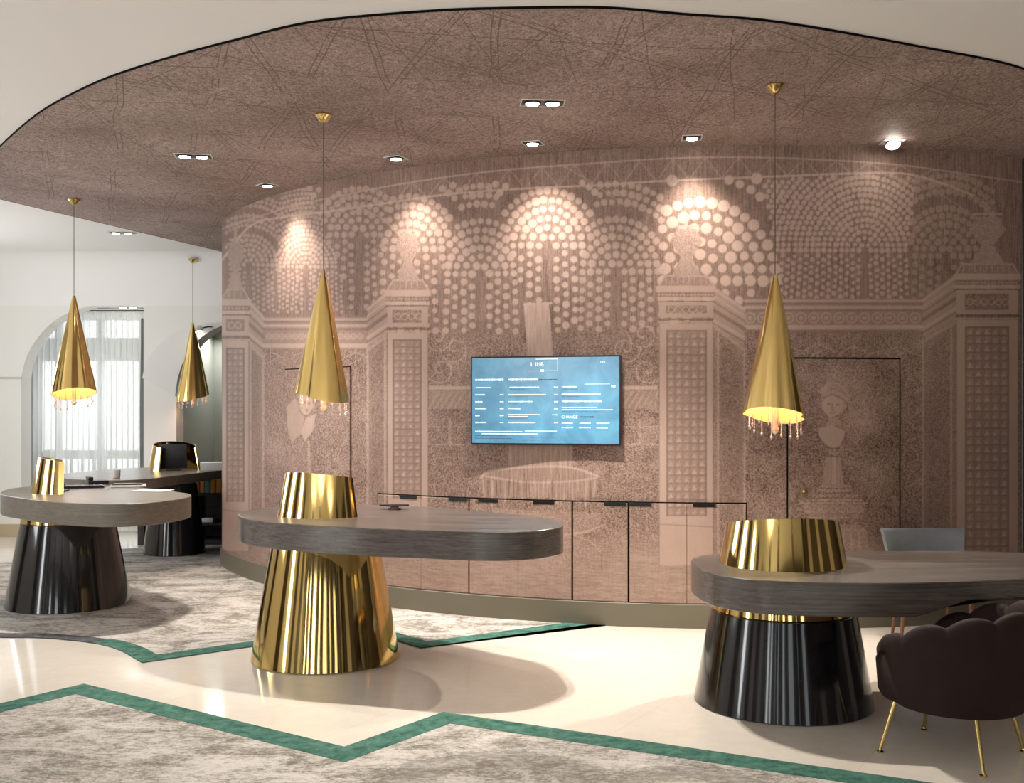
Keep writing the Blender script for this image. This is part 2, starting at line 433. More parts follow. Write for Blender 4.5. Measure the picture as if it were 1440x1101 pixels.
# trusses below the ceiling
up = [(312,322),(400,293),(470,277),(580,256),(700,240),(830,230),(960,222),(1090,222),(1243,230),(1327,240),(1437,256)]
lo = [(312,366),(352,318),(400,305),(480,295),(560,283),(640,272),(740,265),(830,261),(940,254),(1090,248),(1243,243),(1300,250),(1370,275)]
path(up, 1.8, .85); path(lo, 2.6, .95)
path([(458,300),(500,291),(540,310),(570,340)], 1.8, .8); path([(790,232),(830,255),(880,290)], 1.6, .7); path([(1240,244),(1300,262),(1350,290)], 1.6, .6)
for x in range(440, 1380, 46):
    yu = float(np.interp(x, [p[0] for p in up], [p[1] for p in up])); yl = float(np.interp(x+23, [p[0] for p in lo], [p[1] for p in lo]))
    line(x, yu, x+23, yl, 1.3, .66); line(x+23, yl, x+46, float(np.interp(x+46, [p[0] for p in up], [p[1] for p in up])), 1.3, .66); line(x, yu, x, yu+28, 1, .6)
# arabesques beside the fountain
for (cx, cy, s) in ((615,475,1),(620,520,-1),(905,470,-1),(910,520,1),(880,490,1),(640,490,-1)):
    P = [(cx+s*(22-t*1.6)*math.cos(t*.7), cy+(22-t*1.6)*math.sin(t*.7)) for t in range(13)]
    path(P, 1.6, .75)
# distant balustrade band behind the screen
for x0, x1 in ((603,662),(875,925)):
    rect(x0, 543, x1, 548, m=.85, s=.05); rect(x0, 549, x1, 575, m=.5, s=.2)
    for x in range(x0, x1, 9): line(x, 574, x+14 if x+14 < x1 else x1, 551, 1.3, .8)
    for y in (600, 625): line(x0, y, x1, y, 1.2, .7)
    line((x0+x1)/2, 590, (x0+x1)/2, 625, 4, .65)
# jet, bowls and falling water of the fountain
poly([(737,430),(772,427),(778,505),(742,505)], m=.85, v=.5, s=.05); line(737,428,775,426,3,.95)
rect(715, 626, 806, 662, m=.55, v=.5, s=.1)
for x in range(718, 806, 7): line(x, 628, x, 660, 1.6, .8)
poly([(676,668),(700,658),(760,655),(815,658),(842,668),(838,700),(680,700)], m=.5, v=.6, s=.1)
path([(676,672),(690,662),(740,657),(800,657),(842,670)], 3, .85); path([(684,670),(740,678),(800,677),(838,672)], 2.4, .85)
for x in range(680, 842, 6):
    line(x, 676, x+random.uniform(-1,1), random.uniform(690,715), 1.8, random.choice((.75,.85,.2)))
poly([(690,715),(850,722),(838,745),(800,758),(750,756),(705,745)], m=.55, s=.3)
path([(700,740),(750,752),(810,750),(850,738)], 2, .85)
poly([(745,756),(815,758),(835,800),(760,800)], m=.55, s=.25, h=.2)
line(846,775,846,800,1.4,.3); path([(806,752),(830,762),(845,776)], 2, .7)
def lattice(x0, y0, x1, y1, st, k=1):
    rect(x0, y0, x1, y1, m=.50, s=.12, v=.03, h=.02)
    n = max(1, round((x1-x0)/st)); sx = (x1-x0)/n; ny = int((y1-y0)/st); sy = (y1-y0)/ny
    for j in range(ny):
        for i in range(n):
            a, b = x0+i*sx, y0+j*sy
            if random.random() < .95:
                poly([(a+2, b+sy-2), (a+sx/2, b+2), (a+sx-2, b+sy-2)], m=random.uniform(.68,.86))
                if (i+j) % 2: line(a, b, a+sx, b+sy, .9, .25, .7)
    for i in range(n+1): line(x0+i*sx, y0, x0+i*sx, y1, 1.0, .22, .7)
    for j in range(ny+1): line(x0, y0+j*sy, x1, y0+j*sy, 1.1, .22, .75)
    for a, b, c, d in ((x0,y0,x1,y0),(x0,y0,x0,y1),(x1,y0,x1,y1)): line(a, b, c, d, 1.8, .18, .8)
def pillar(x0, x1, ct, ch, yb, lx0, lx1, side, sd, st, slope):
    """front face x0..x1; cap from ct to ch; foot at yb; side face to x=side"""
    lo_, hi = min(x1 if side > x1 else side, x0), 0
    sgn = 1 if side > x1 else -1; xe = x1 if sgn > 0 else x0
    # receding side face
    P = lambda y: y+slope
    poly([(xe, ct), (side, P(ct)), (side, yb-8), (xe, yb)], m=.42, s=.25, v=.1, h=.0)
    in0, in1 = xe+sgn*(abs(side-xe)*.2), side-sgn*(abs(side-xe)*.18)
    poly([(xe, ct), (side, P(ct)), (side, P(ct)+55), (xe, ch)], m=.62, s=.1, v=.02)
    for q, wv, c in ((4,3,.85),(14,3,.8),(22,1.5,.25),(34,5,.3),(48,4,.82),(54,1.5,.2)):
        line(xe, ct+q, side, P(ct)+q*.9, wv, c)
    poly([(in0, ch+14), (in1, P(ct)+72), (in1, yb-22), (in0, yb-18)], m=.36, s=.32)
    path([(xe+sgn*2, ch+4), (side, P(ct)+60)], 5, .72, .8, False); line(side, P(ct)+58, side, yb-8, 3, .72)
    line(in0-sgn*2, ch+8, in0-sgn*2, yb-15, 3, .72)
    # front face
    rect(x0, ch, x1, yb, m=.80, s=.04, v=.07, h=.0)
    rect(x0-4, ct, x1+4, ct+9, m=.82, s=.05, v=.05); rect(x0-2, ct+9, x1+2, ct+16, m=.35, s=.2)
    for x in np.arange(x0, x1, 5): disc(x, ct+12.5, 1.8, .7)
    rect(x0-2, ct+16, x1+2, ct+21, m=.85, s=.05); line(x0-2, ct+22, x1+2, ct+22, 1.5, .15)
    rect(x0, ct+23, x1, ch-8, m=.75, s=.05, v=.05)
    rect(lx0-1, ct+28, lx1+1, ch-14, m=.36, s=.35)
    for x in np.arange(lx0+6, lx1-2, 10): disc(x, (ct+ch)/2+7, 4.2, .72, 1, None, True)
    line(x0, ch-6, x1, ch-6, 2.5, .2); line(x0, ch-2, x1, ch-2, 2.5, .82)
    # stepped top piece and finial
    poly([(x0+8, ct-14), (x1-8, ct-14), (x1+1, ct), (x0-1, ct)], m=.45, s=.2, v=.15)
    path([(x0, ct-1), (x0+8, ct-14), (x1-8, ct-14), (x1, ct-1)], 2, .82, .9, False)
    for x in np.arange(x0+10, x1-8, 8): line(x, ct-12, x, ct-3, 1.6, .75)
    mx = (x0+x1)/2; w_ = (x1-x0)
    poly([(mx-w_*.28, ct-14), (mx+w_*.28, ct-14), (mx+w_*.1, ct-40), (mx-w_*.1, ct-40)], m=.62, s=.2, v=.1)
    poly([(mx-w_*.1, ct-40), (mx+w_*.1, ct-40), (mx+w_*.3, ct-62), (mx+w_*.18, ct-80), (mx-w_*.18, ct-80), (mx-w_*.3, ct-62)], m=.6, s=.3, v=.1)
    line(mx-w_*.22, ct-84, mx+w_*.22, ct-84, 3, .8); line(mx, ct-100, mx, ct-84, 4, .7)
    lattice(lx0, ch+10, lx1, yb-70, st)
    line(x0, yb-58, x1, yb-54, 1.5, .45); line(x0, ch, x0, yb, 1.5, .35); line(x1, ch, x1, yb, 1.5, .35)
# entablatures with a running ring frieze
for x0, x1, y, rr_, col in ((370,518,452,3.6,.7),(1047,1300,426,7.0,.78)):
    h = 40
    rect(x0, y-6, x1, y+h, m=.46, s=.12, v=.05)
    for q, wv, c in ((-3,3,.8),(1,1.2,.25),(6,3.5,.85),(11,1.3,.2),(h-6,6,.84),(h,1.5,.3)): line(x0, y+q, x1, y+q, wv, c)
    x = x0+8
    while x < x1-4:
        disc(x, y+21, rr_, .78, 1, None, True); disc(x, y+21, rr_*.45, .7); x += rr_*2.55
for x0, y in ((1110,492),(1150,488),(1200,492),(1235,498),(1262,492),(380,500),(500,500)):
    path([(x0-22,y+8),(x0,y-4),(x0+22,y+6)], 1.5, .72); line(x0, y-10, x0, y+14, 1.5, .7); line(x0-8, y+12, x0+12, y+2, 1.2, .66)
for i in range(5): path([(1272+random.uniform(-2,6), 545+i*32), (1280, 532+i*32), (1292, 548+i*32), (1276, 556+i*32)], 1.4, .66)
pillar(312, 350, 421, 480, 775, 319, 343, 370, 1, 8.0, 22)
pillar(545, 602, 408, 468, 770, 553, 592, 517, -1, 9.6, 24)
pillar(927, 1003, 402, 455, 795, 938, 993, 1047, 1, 11, 30)
pillar(1345, 1432, 385, 450, 850, 1358, 1418, 1298, -1, 11.8, 34)
# soft pale blossom clouds and the bust on the right door
w = win(1110, 510, 1262, 760)
for cx, cy, r, c in ((1210,590,36,.85),(1200,560,48,.66),(1225,660,34,.62),(1175,540,36,.6),(1150,640,30,.3),(1230,630,26,.25),(1240,520,25,.25),(1130,600,25,.3),(1140,700,26,.25)):
    w = win(cx-r, cy-r, cx+r, cy+r); d = np.hypot(xx[w]-cx, yy[w]-cy)/r
    put(M, w, np.clip(1.25-d*1.25, 0, 1), c, .75)
BV = dict(m=.80, s=.06, v=.02, h=.0)
hair = [(1158,556),(1150,550),(1160,543),(1166,536),(1180,540),(1188,546),(1194,560),(1190,574),(1182,582)]
poly(hair, m=.72, s=.2)
face = [(1156,566),(1160,560),(1172,556),(1184,562),(1186,572),(1180,582),(1168,588),(1160,580),(1155,572)]
poly(face, **BV)
path([(1158,560),(1170,555),(1186,562),(1192,572),(1184,582),(1170,588)], 1.6, .3)
path([(1163,551),(1172,546),(1184,552)], 1.2, .4); path([(1170,541),(1180,545),(1190,556)], 1.2, .4)
disc(1165.5,568,2.3,.3,1,1.3); disc(1178,569,2.4,.3,1,1.3); path([(1171,567),(1170,575),(1173,577)],1.2,.35); line(1167,581,1174,581,1.4,.35)
poly([(1166,588),(1178,586),(1184,598),(1160,600)], m=.66, s=.1)
poly([(1152,602),(1170,598),(1186,604),(1188,616),(1180,628),(1172,630),(1160,626),(1152,614)], **BV)
path([(1152,616),(1162,627),(1173,631),(1182,627),(1188,614)], 1.8, .28)
poly([(1167,632),(1178,632),(1180,640),(1165,640)], m=.6)
poly([(1162,642),(1181,642),(1187,682),(1156,682)], m=.62, v=.35, s=.08); line(1172,644,1173,680,5,.78); line(1158,642,1184,642,1.5,.3)
for y, a, c in ((684,16,.66),(690,24,.68),(697,32,.6),(703,38,.7)): line(1173-a, y, 1173+a, y, 4, c); line(1173-a, y+3, 1173+a, y+3, 1.1, .25)
poly([(1128,708),(1218,708),(1208,726),(1138,726)], m=.5, s=.3)
for x in range(1136, 1214, 12): disc(x, 716, 4.4, .75, 1, None, True)
line(1128,707,1220,707,2.2,.75); line(1138,728,1208,728,2.2,.7)
poly([(1144,738),(1210,738),(1218,752),(1214,778),(1140,778),(1136,752)], m=.52, s=.25)
for x in range(1144, 1214, 11): path([(x,775),(x-2,752),(x+4,744),(x+9,752),(x+8,775)], 1.5, .74)
# statue beside the left door
poly([(404,570),(416,560),(428,584),(424,610),(410,622),(404,600)], m=.66, s=.1)
poly([(420,555),(428,548),(438,556),(441,572),(434,584),(424,582),(419,570)], **BV)
path([(419,560),(422,578),(431,585),(440,576)], 1.5, .3); disc(428,566,1.6,.3); disc(435,567,1.6,.3); line(429,576,435,576,1.2,.35)
poly([(430,588),(444,582),(440,606),(428,622),(424,606)], m=.76, s=.06)
poly([(406,628),(430,620),(440,640),(436,700),(404,700)], m=.45, s=.4); line(434,622,436,700,4,.66)
for i in range(26):
    a = i/26*2*PI; line(470+6*math.cos(a), 655+6*math.sin(a), 470+26*math.cos(a), 655+26*math.sin(a), 1.1, .74, .7)
# soft blur so printed edges look printed
for A in (M, S, V, Hh): A[1:-1,1:-1] = (A[1:-1,1:-1]*2+A[:-2,1:-1]+A[2:,1:-1]+A[1:-1,:-2]+A[1:-1,2:])/6
CANV = np.stack([M, S, V, Hh], -1); del xx, yy

def sample(P):
    px = CX+F*P[:,0]/P[:,1]; py = HZ-F*(P[:,2]-CZ)/P[:,1]
    u = np.clip((px-OX)*K, 0, GW-1.01); v = np.clip((py-OY)*K, 0, GH-1.01)
    i, j = u.astype(int), v.astype(int); a, b = (u-i)[:,None], (v-j)[:,None]
    return (CANV[j,i]*(1-a)*(1-b)+CANV[j,i+1]*a*(1-b)+CANV[j+1,i]*(1-a)*b+CANV[j+1,i+1]*a*b).astype(np.float32)
def wall_patch(name, th0, th1, z0, z1, off, mat, parent=None, step=.0065, skirt=.01, mural=True):
    nu = max(2, int(abs(th1-th0)*WR/step)); nv = max(2, int((z1-z0)/step))
    th = np.linspace(th0, th1, nu+1); z = np.linspace(z0, z1, nv+1)
    r = np.full((nv+1, nu+1), WR+off)
    TH = np.tile(th, (nv+1, 1)); Z = np.tile(z[:,None], (1, nu+1))
    if skirt:      # returns at all four edges so that the leaf has a thickness
        TH = np.pad(TH, 1, 'edge'); Z = np.pad(Z, 1, 'edge'); r = np.pad(r, 1, 'constant', constant_values=WR+off-skirt)
    P = np.stack([WCX+r*np.sin(TH), WCY-r*np.cos(TH), Z], -1); h, w_ = P.shape[:2]; P = P.reshape(-1, 3)
    idx = np.arange(h*w_).reshape(h, w_)
    Q = np.stack([idx[:-1,:-1], idx[:-1,1:], idx[1:,1:], idx[1:,:-1]], -1).reshape(-1)
    me = bpy.data.meshes.new(name); nq = (h-1)*(w_-1)
    me.vertices.add(h*w_); me.vertices.foreach_set('co', P.astype(np.float32).ravel())
    me.loops.add(nq*4); me.loops.foreach_set('vertex_index', Q.astype(np.int32))
    me.polygons.add(nq); me.polygons.foreach_set('loop_start', np.arange(0, nq*4, 4, dtype=np.int32))
    me.update(calc_edges=True)
    if mural:
        at = me.color_attributes.new('mural', 'FLOAT_COLOR', 'POINT'); at.data.foreach_set('color', sample(P).ravel())
    me.materials.append(mat)
    return link(bpy.data.objects.new(name, me), parent)

# ------------------------------------------------------------------ the room
TH0 = wall_th(312)[0]; TH1 = wall_th(1437)[0]
RX0, RX1, RY0, RY1 = -7.6, 6.2, -6.0, 13.8
o = box('floor', RX0-.2, RX1+.2, RY0-.2, 16.2, -.1, 0, FLOOR); tag(o, kind='structure')
wall_back = wall_patch('wall_back', TH0, TH1, 0, SOF, 0, MURAL, skirt=0); tag(wall_back, kind='structure')
# returns of the drum so that it is a solid body
A = (WCX+WR*math.sin(TH0), WCY-WR*math.cos(TH0)); B = (WCX+WR*math.sin(TH1), WCY-WR*math.cos(TH1))
def prism(name, P, z0, z1, mat, parent=None, smooth=False, bev=0):
    if area2(P) < 0: P = P[::-1]
    bm = bmesh.new(); V = rings(bm, [[(x, y, z0) for x, y in P], [(x, y, z1) for x, y in P]], False, False)
    for t in tessellate_polygon([[Vector((x, y, 0)) for x, y in P]]):
        for R_ in V: bm.faces.new([R_[i] for i in t])
    if bev: bmesh.ops.bevel(bm, geom=bm.edges[:], offset=bev, segments=2, affect='EDGES')
    return obj(name, bm, mat, parent, smooth)
core = [(A[0], A[1]), (A[0]+.02, A[1]+.02)]
o = prism('wall_left_return', [(A[0]+.001, A[1]+.005), (A[0]+.10, A[1]-.03), (A[0]+.35, 16.0), (A[0]+.25, 16.0)], 0, SOF, DARKW); tag(o, kind='structure')
o = prism('wall_right', [(B[0]+.003, B[1]-.02), (B[0]+.12, B[1]-.02), (B[0]+.12, B[1]+.6), (B[0]+.003, B[1]+.6)], 0, SOF, DARKW); tag(o, kind='structure')
o = box('wall_right_back', B[0]+.1, RX1, B[1]+.2, B[1]+.4, 0, 3.7, WHITE); tag(o, kind='structure')
# olive plinth along the drum
bm = bmesh.new(); n = 90; rr_ = []
for i in range(n+1):
    t = TH0+(TH1-TH0)*i/n
    rr_.append([(WCX+(WR+q)*math.sin(t), WCY-(WR+q)*math.cos(t), z) for q, z in ((-.01,0),(.018,0),(.018,.176),(.014,.18),(-.01,.18))])
rings(bm, rr_); o = obj('baseboard_back', bm, OLIVE); tag(o, kind='structure')

# doors hidden in the mural
def seam(name, th0, th1, z0, z1, g, parent, bottom=False):
    """dark shadow gap around a leaf"""
    return wall_patch(name, th0-g/WR, th1+g/WR, z0-(g if bottom else 0), z1+g, .0025, SHADOWG, parent, .05, .002, False)
def mural_door(name, x0, x1, zt, g):
    t0, t1 = wall_th(x0)[0], wall_th(x1)[0]
    d = wall_patch(name, t0, t1, .185, zt, .009, MURAL, None, .006, .008); tag(d, kind='structure')
    seam('door_gap', t0, t1, .185, zt, g, d)
    return d
d1 = mural_door('door_1', 402, 493, 2.005, .011)
d2 = mural_door('door_2', 1108.5, 1264, 2.025, .013)
t, Y = wall_th(1129); kn = bmesh.new()
lathe(kn, [(.010,0),(.010,.012),(.020,.020),(.024,.032),(.018,.044),(.006,.047)], 24)
k_ = obj('door_knob', kn, GOLD, d2); k_.rotation_euler = (PI/2, 0, t)
k_.location = (WCX+(WR+.008)*math.sin(t), WCY-(WR+.008)*math.cos(t), wall_z(1129, 691)); k_['label'] = 'round brass knob'

# cabinets built into the wall
ZT = .94
units = [((532,593,660), 'pink mural-printed cabinet, the leftmost low unit partly behind the gold desk'),
         ((660,729,805), 'pink mural-printed low cabinet below the blue screen, behind the tip of the gold desk'),
         ((805,884), 'single-door mural-printed low cabinet just right of the gold desk tip'),
         ((884,966,1049), 'mural-printed low cabinet at the right end of the row, beside the black-based desk')]
for xs, lab in units:
    e = empty('wall_cabinet', (0,0,0), lab, 'cabinet', 'low cabinets built into the mural wall')
    seam('carcass_gap', wall_th(xs[0])[0], wall_th(xs[-1])[0], .185, ZT, .008, e)
    for a, b in zip(xs[:-1], xs[1:]):
        t0, t1 = wall_th(a)[0]+(.006/WR if a in (660,805,884) else 0), wall_th(b)[0]-(.006/WR if b in (660,805,884) else 0); q = .0012/WR
        dd = wall_patch('cabinet_door', t0+q, t1-q, .185, ZT-.003, .009, MURAL, e, .006, .008)
        hc = {593:575, 660:645, 729:687, 805:765, 884:865, 966:900, 1049:990}[b]
        th = wall_th(hc)[0]
        bm = bmesh.new(); L = .085
        hp = []
        for i in range(9):
            tt = th+(i/8-.5)*2*L/WR
            hp.append([(WCX+(WR+q_)*math.sin(tt), WCY-(WR+q_)*math.cos(tt), z) for q_, z in ((.006,ZT-.028),(.011,ZT-.028),(.011,ZT-.006),(.024,ZT-.004),(.024,ZT+.001),(.006,ZT+.001))])
        rings(bm, hp); obj('handle', bm, BLACKP, dd)

# patterned round soffit
edge_px = [(0,207),(33,177),(70,150),(133,118),(187,98),(253,78),(333,57),(440,32),(600,17),(720,12.5),(850,12),(960,21),(1100,33),(1300,68),(1440,98)]
E = [ceil_pt(*p) for p in edge_px]
lead = [(-3.655+.9*.353, 13.4+.9), (-3.655, 13.4), (-4.83, 10.07)]
lead = [(-3.30,14.4), (-3.655,13.4), (-4.80,10.15), (-4.87,9.95), (-4.80,9.62), (0,0)]
arc_ = catmull([(-4.62,9.24),(-4.30,8.68)]+E+[(3.75,6.9),(4.6,8.0),(5.1,9.4)], 6, False)
soff = lead[:-1]+arc_+[(5.2,10.2),(4.2,12),(0,14.4)]
o = prism('ceiling_soffit', soff, SOF, SOF+.0099, SOFM); tag(o, kind='structure')
so2 = soff if area2(soff) > 0 else soff[::-1]
bm = bmesh.new()                                   # thin dark rim strip of the soffit
ri = inset(so2, -.005)
rings(bm, [[(x, y, SOF-.002) for x, y in so2], [(x, y, SOF-.002) for x, y in ri], [(x, y, SOF+.0099) for x, y in ri], [(x, y, SOF+.0099) for x, y in so2], [(x, y, SOF-.002) for x, y in so2]], False, False)
o = obj('trim_1', bm, SHADOWG, smooth=False); tag(o, kind='structure')
# white ceiling, dropping in a soft curve to the low vault at the back left
bm = bmesh.new()
prof = [(RY0-.1, 3.640), (13.38, 3.640)]
for i in range(1, 15):
    t = i/14; prof.append((13.38+.42*math.sin(t*PI/2), 3.640-(3.640-2.985)*(1-math.cos(t*PI/2))))
prof += [(16.2, 2.985)]
zs = lambda x, z: z
rr_ = []
for x in (RX0-.1, -3.0): rr_.append([(x, y, z) for y, z in prof]+[(x, y, z+.2) for y, z in prof[::-1]])
rings(bm, rr_); o = obj('ceiling', bm, CEILW); tag(o, kind='structure')
o = box('ceiling_main', -3.0, RX1+.1, RY0-.1, 16.2, 3.640, 3.9, CEILW); tag(o, kind='structure')

# arched wall of the window bay
def wx(x, Y=RY1): return (x-CX)*Y/F
def wz(y, Y=RY1): return CZ-(y-HZ)*Y/F
ZC = 3.0
P = [(RX0-.1, 0), (wx(30), 0), (wx(30), wz(531))]
P += [(wx(a), wz(b)) for a, b in catmull([(30,531),(36,505),(48,482),(66,460),(88,444),(113,434),(128,430)], 4, False)[1:]]
P += [(wx(130), ZC), (wx(130), ZC+.4), (RX0-.1, ZC+.4)]
def vplate(name, P, y0, y1, mat):
    bm = bmesh.new(); rings(bm, [[(x, y0, z) for x, z in P], [(x, y1, z) for x, z in P]])
    return obj(name, bm, mat, smooth=False)
o = vplate('wall_bay_left', P, RY1, RY1+.28, CREAM); tag(o, kind='structure')
P = [(wx(202), 0), (wx(248), 0), (wx(248), wz(557))]
P += [(wx(a), wz(b)) for a, b in catmull([(248,557),(251,535),(258,512),(270,490),(288,472),(312,459),(345,450)], 4, False)[1:]]
P += [(wx(345), ZC+.2), (wx(202), ZC+.2)]
o = vplate('wall_bay_middle', P, RY1, RY1+.3, CREAM); tag(o, kind='structure')
# raised fan of the vault springing from the pier
P = catmull([(202,531),(206,515),(218,493),(238,474),(266,461),(300,454),(345,448)], 4, False)
P2 = [(wx(a), wz(b)) for a, b in P]+[(wx(a), wz(b)) for a, b in catmull([(345,450),(312,459),(288,472),(270,490),(258,512),(251,535),(248,557)], 4, False)]+[(wx(248), wz(531))]
P2 = P2[:-1]
o = vplate('wall_bay_rib', P2, RY1-.05, RY1, WHITE); tag(o, kind='structure')
for k_i, (a, b) in enumerate(((-8, 30.5), (201.5, 248.5))):
    bx_ = box('trim_%d' % (k_i+2), max(RX0, wx(a)) if a > 0 else RX0, wx(b), RY1-.02, RY1, wz(533), wz(530), plain('moulding_%d' % k_i, (.55,.53,.46), .6)); tag(bx_, kind='structure')
    bb = box('baseboard_%s' % ('left', 'middle')[k_i], RX0 if a < 0 else wx(a), wx(b), RY1-.02, RY1, 0, .16, plain('stone_skirting_%d' % k_i, (.5,.40,.26), .4)); tag(bb, kind='structure')
o = box('wall_niche', -5.0, -2.2, 15.6, 15.8, 0, 3.3, GREEN); tag(o, kind='structure')
o = box('wall_niche_side', wx(202)+.02, wx(248)-.02, RY1+.3, 15.6, 0, 3.3, GREEN); tag(o, kind='structure')
JAMB = plain('dark_window_jamb', (.05,.052,.05), .5)
o = box('trim_4', wx(30)-.08, wx(37, 14.35), 14.35, 14.6, 0, 2.5, JAMB); tag(o, kind='structure')
# window
w1 = bpy.data.objects.new('window_1', None); link(w1); tag(w1, kind='structure')
FR = plain('window_frame_grey', (.16,.165,.16), .5)
X0, X1 = wx(24, 14.8), wx(202, 14.8)
bm = bmesh.new()
for a in np.linspace(X0, X1, 4): add_box(bm, a-.04, a+.04, 14.75, 14.82, .0, 3.0)
for z, h in ((.05,.1), (1.02,.06), (2.47,.16), (2.98,.1)): add_box(bm, X0, X1, 14.74, 14.83, z-h, z+h)
obj('window_frame', bm, FR, w1, smooth=False)
box('window_pane', X0, X1, 14.785, 14.79, 0, 3.0, GLASS, w1)
WHITEB = plain('pale_stone_outside', (.7,.7,.68), .8)
bm = bmesh.new()
for a in np.arange(X0, X1, .16): add_box(bm, a, a+.025, 15.02, 15.05, .1, 1.0)
add_box(bm, X0, X1, 15.0, 15.07, 1.0, 1.05); add_box(bm, X0, X1, 15.0, 15.07, .0, .1)
obj('window_railing', bm, FR, w1, smooth=False)
# bay side walls and outer wall edges
o = box('wall_bay_outer', RX0-.1, X0, 14.7, 14.9, 0, 3.3, WHITE); tag(o, kind='structure')
o = box('wall_bay_header', X0, X1+.2, 14.7, 14.9, 2.9, 3.3, WHITE); tag(o, kind='structure')
# sheer curtain with gathered folds
bm = bmesh.new(); nu, nv = 260, 12; ca, cb = wx(37, 14.3), wx(199, 14.3)
V_ = []
for j in range(nv+1):
    v = j/nv; row = []
    for i in range(nu+1):
        u = i/nu; ph = u*2*PI*21+.8*math.sin(u*17)+.5*math.sin(u*5+v*2)
        row.append(bm.verts.new((ca+(cb-ca)*u+.012*math.sin(ph*2+1), 14.3+(.028+.035*(1-v))*math.sin(ph)+.02*math.sin(u*31), .02+v*2.93)))
    V_.append(row)
for j in range(nv):
    for i in range(nu): bm.faces.new((V_[j][i], V_[j][i+1], V_[j+1][i+1], V_[j+1][i]))
cur = obj('curtain', bm, CURT, None, fix=False, ang=80)
tag(cur, 'sheer white floor-length curtain hanging in the arched window bay at far left', 'curtain')
bm = bmesh.new(); tube(bm, [(ca-.05, 14.3, 2.965), (cb+.05, 14.3, 2.965)], .012)
obj('curtain_rail', bm, STEEL, cur)

# rest of the lobby around and behind the camera (seen in the polished metal)
WBACK = white_wall('lobby_wall', (.62,.58,.52))
o = box('wall_left', RX0-.2, RX0, RY0, RY1+1, 0, 3.9, WHITE); tag(o, kind='structure')
o = box('wall_far_right', RX1, RX1+.2, RY0, 9, 0, 3.9, WBACK); tag(o, kind='structure')
o = box('wall_right_end', RX1-.05, RX1+.2, 8.4, 16, 0, 3.9, WBACK); tag(o, kind='structure')
# unseen dark panels and piers, added to stripe reflections in the polished metal
PAN = plain('reflect_panel_dark', (.05,.032,.02), .4)
for k_i, (a, b) in enumerate(((-5.6,-4.2), (-2.6,-1.2), (.2,1.2), (4.1,5.2), (8.1,8.9))):
    o = box('added_panel_left', RX0, RX0+.06, a, b, 0, 3.3, PAN); tag(o, kind='structure')
for a, b in ((-5.5,-3.8), (-2.6,-.8), (.6,2.6), (3.4,5.0), (5.8,8.2)):
    o = box('added_panel_right', RX1-.06, RX1, a, b, 0, 3.3, PAN); tag(o, kind='structure')
for x, y in ((-4.9,-2.6), (-1.9,-2.4), (2.2,-2.6), (4.9,-1.0)):
    o = box('added_pier', x-.22, x+.22, y-.22, y+.22, 0, 3.640, PAN); tag(o, kind='structure')
# unseen wall behind the camera, openings added to stripe the metal's reflections
opens = [(-7.0,-6.2), (-5.6,-5.1), (-4.0,-2.8), (-1.6,-1.0), (.2,1.5), (2.6,2.95), (4.4,5.4)]
xs = [RX0]+[v for ab in opens for v in ab]+[RX1]
bm = bmesh.new()
for i in range(0, len(xs), 2): add_box(bm, xs[i], xs[i+1], RY0-.2, RY0, 0, 3.9)
for a, b in opens: add_box(bm, a, b, RY0-.2, RY0, 3.0, 3.9)
o = obj('wall_front', bm, plain('dark_stripe_wall', (.09,.07,.055), .5), smooth=False); tag(o, kind='structure')

# ------------------------------------------------------------------ rugs
def rug(name, P, grey_idx, z, label):
    """P outline CCW-ish; border of .17 m along listed edges"""
    e = empty(name, (0,0,0), label, 'rug')
    return e
def strip(name, line_, side, wdt, z, mat, parent):
    """mitred band inside of an open outline"""
    n = len(line_); out = []
    for i in range(n):
        b = np.array(line_[i]); a = np.array(line_[i-1]) if i else None; c = np.array(line_[i+1]) if i < n-1 else None
        es = [(b-a) if a is not None else None, (c-b) if c is not None else None]
        ns = [np.array((-e[1], e[0]))/np.linalg.norm(e)*side for e in es if e is not None]
        m = sum(ns); m = m/np.linalg.norm(m); out.append(tuple(b+m*wdt/float(m@ns[0])))
    bm = bmesh.new()
    rr = []
    for p, q in zip(line_, out): rr.append([(p[0],p[1],.001), (p[0],p[1],z), (q[0],q[1],z), (q[0],q[1],.001)])
    rings(bm, rr); obj(name, bm, mat, parent, ang=50)
    return out
# front rug
e = empty('area_rug', (0,0,0), 'distressed grey rug with green zigzag border, in the near foreground', 'rug')
out = [floor_pt(-260,1056), floor_pt(118,963), floor_pt(484,1052), floor_pt(623,1003), (1.95, floor_pt(960,1052)[1]-.0), (3.2, 3.2)]
d = np.array(floor_pt(960,1052))-np.array(floor_pt(623,1003)); q = np.array(floor_pt(960,1052))
out[4] = tuple(q+d*1.0); out[5] = tuple(np.array(out[4])+np.array((.9,-1.6)))
d0 = np.array(floor_pt(0,991))-np.array(floor_pt(118,963)); out[0] = tuple(np.array(floor_pt(118,963))+d0*6)
inn = strip('rug_border', out, -1, .165, .008, GBORD, e)
P = out+[(out[-1][0], 1.2), (-5.5, 1.2)]
prism('rug_field', P, .001, .006, RUG, e)
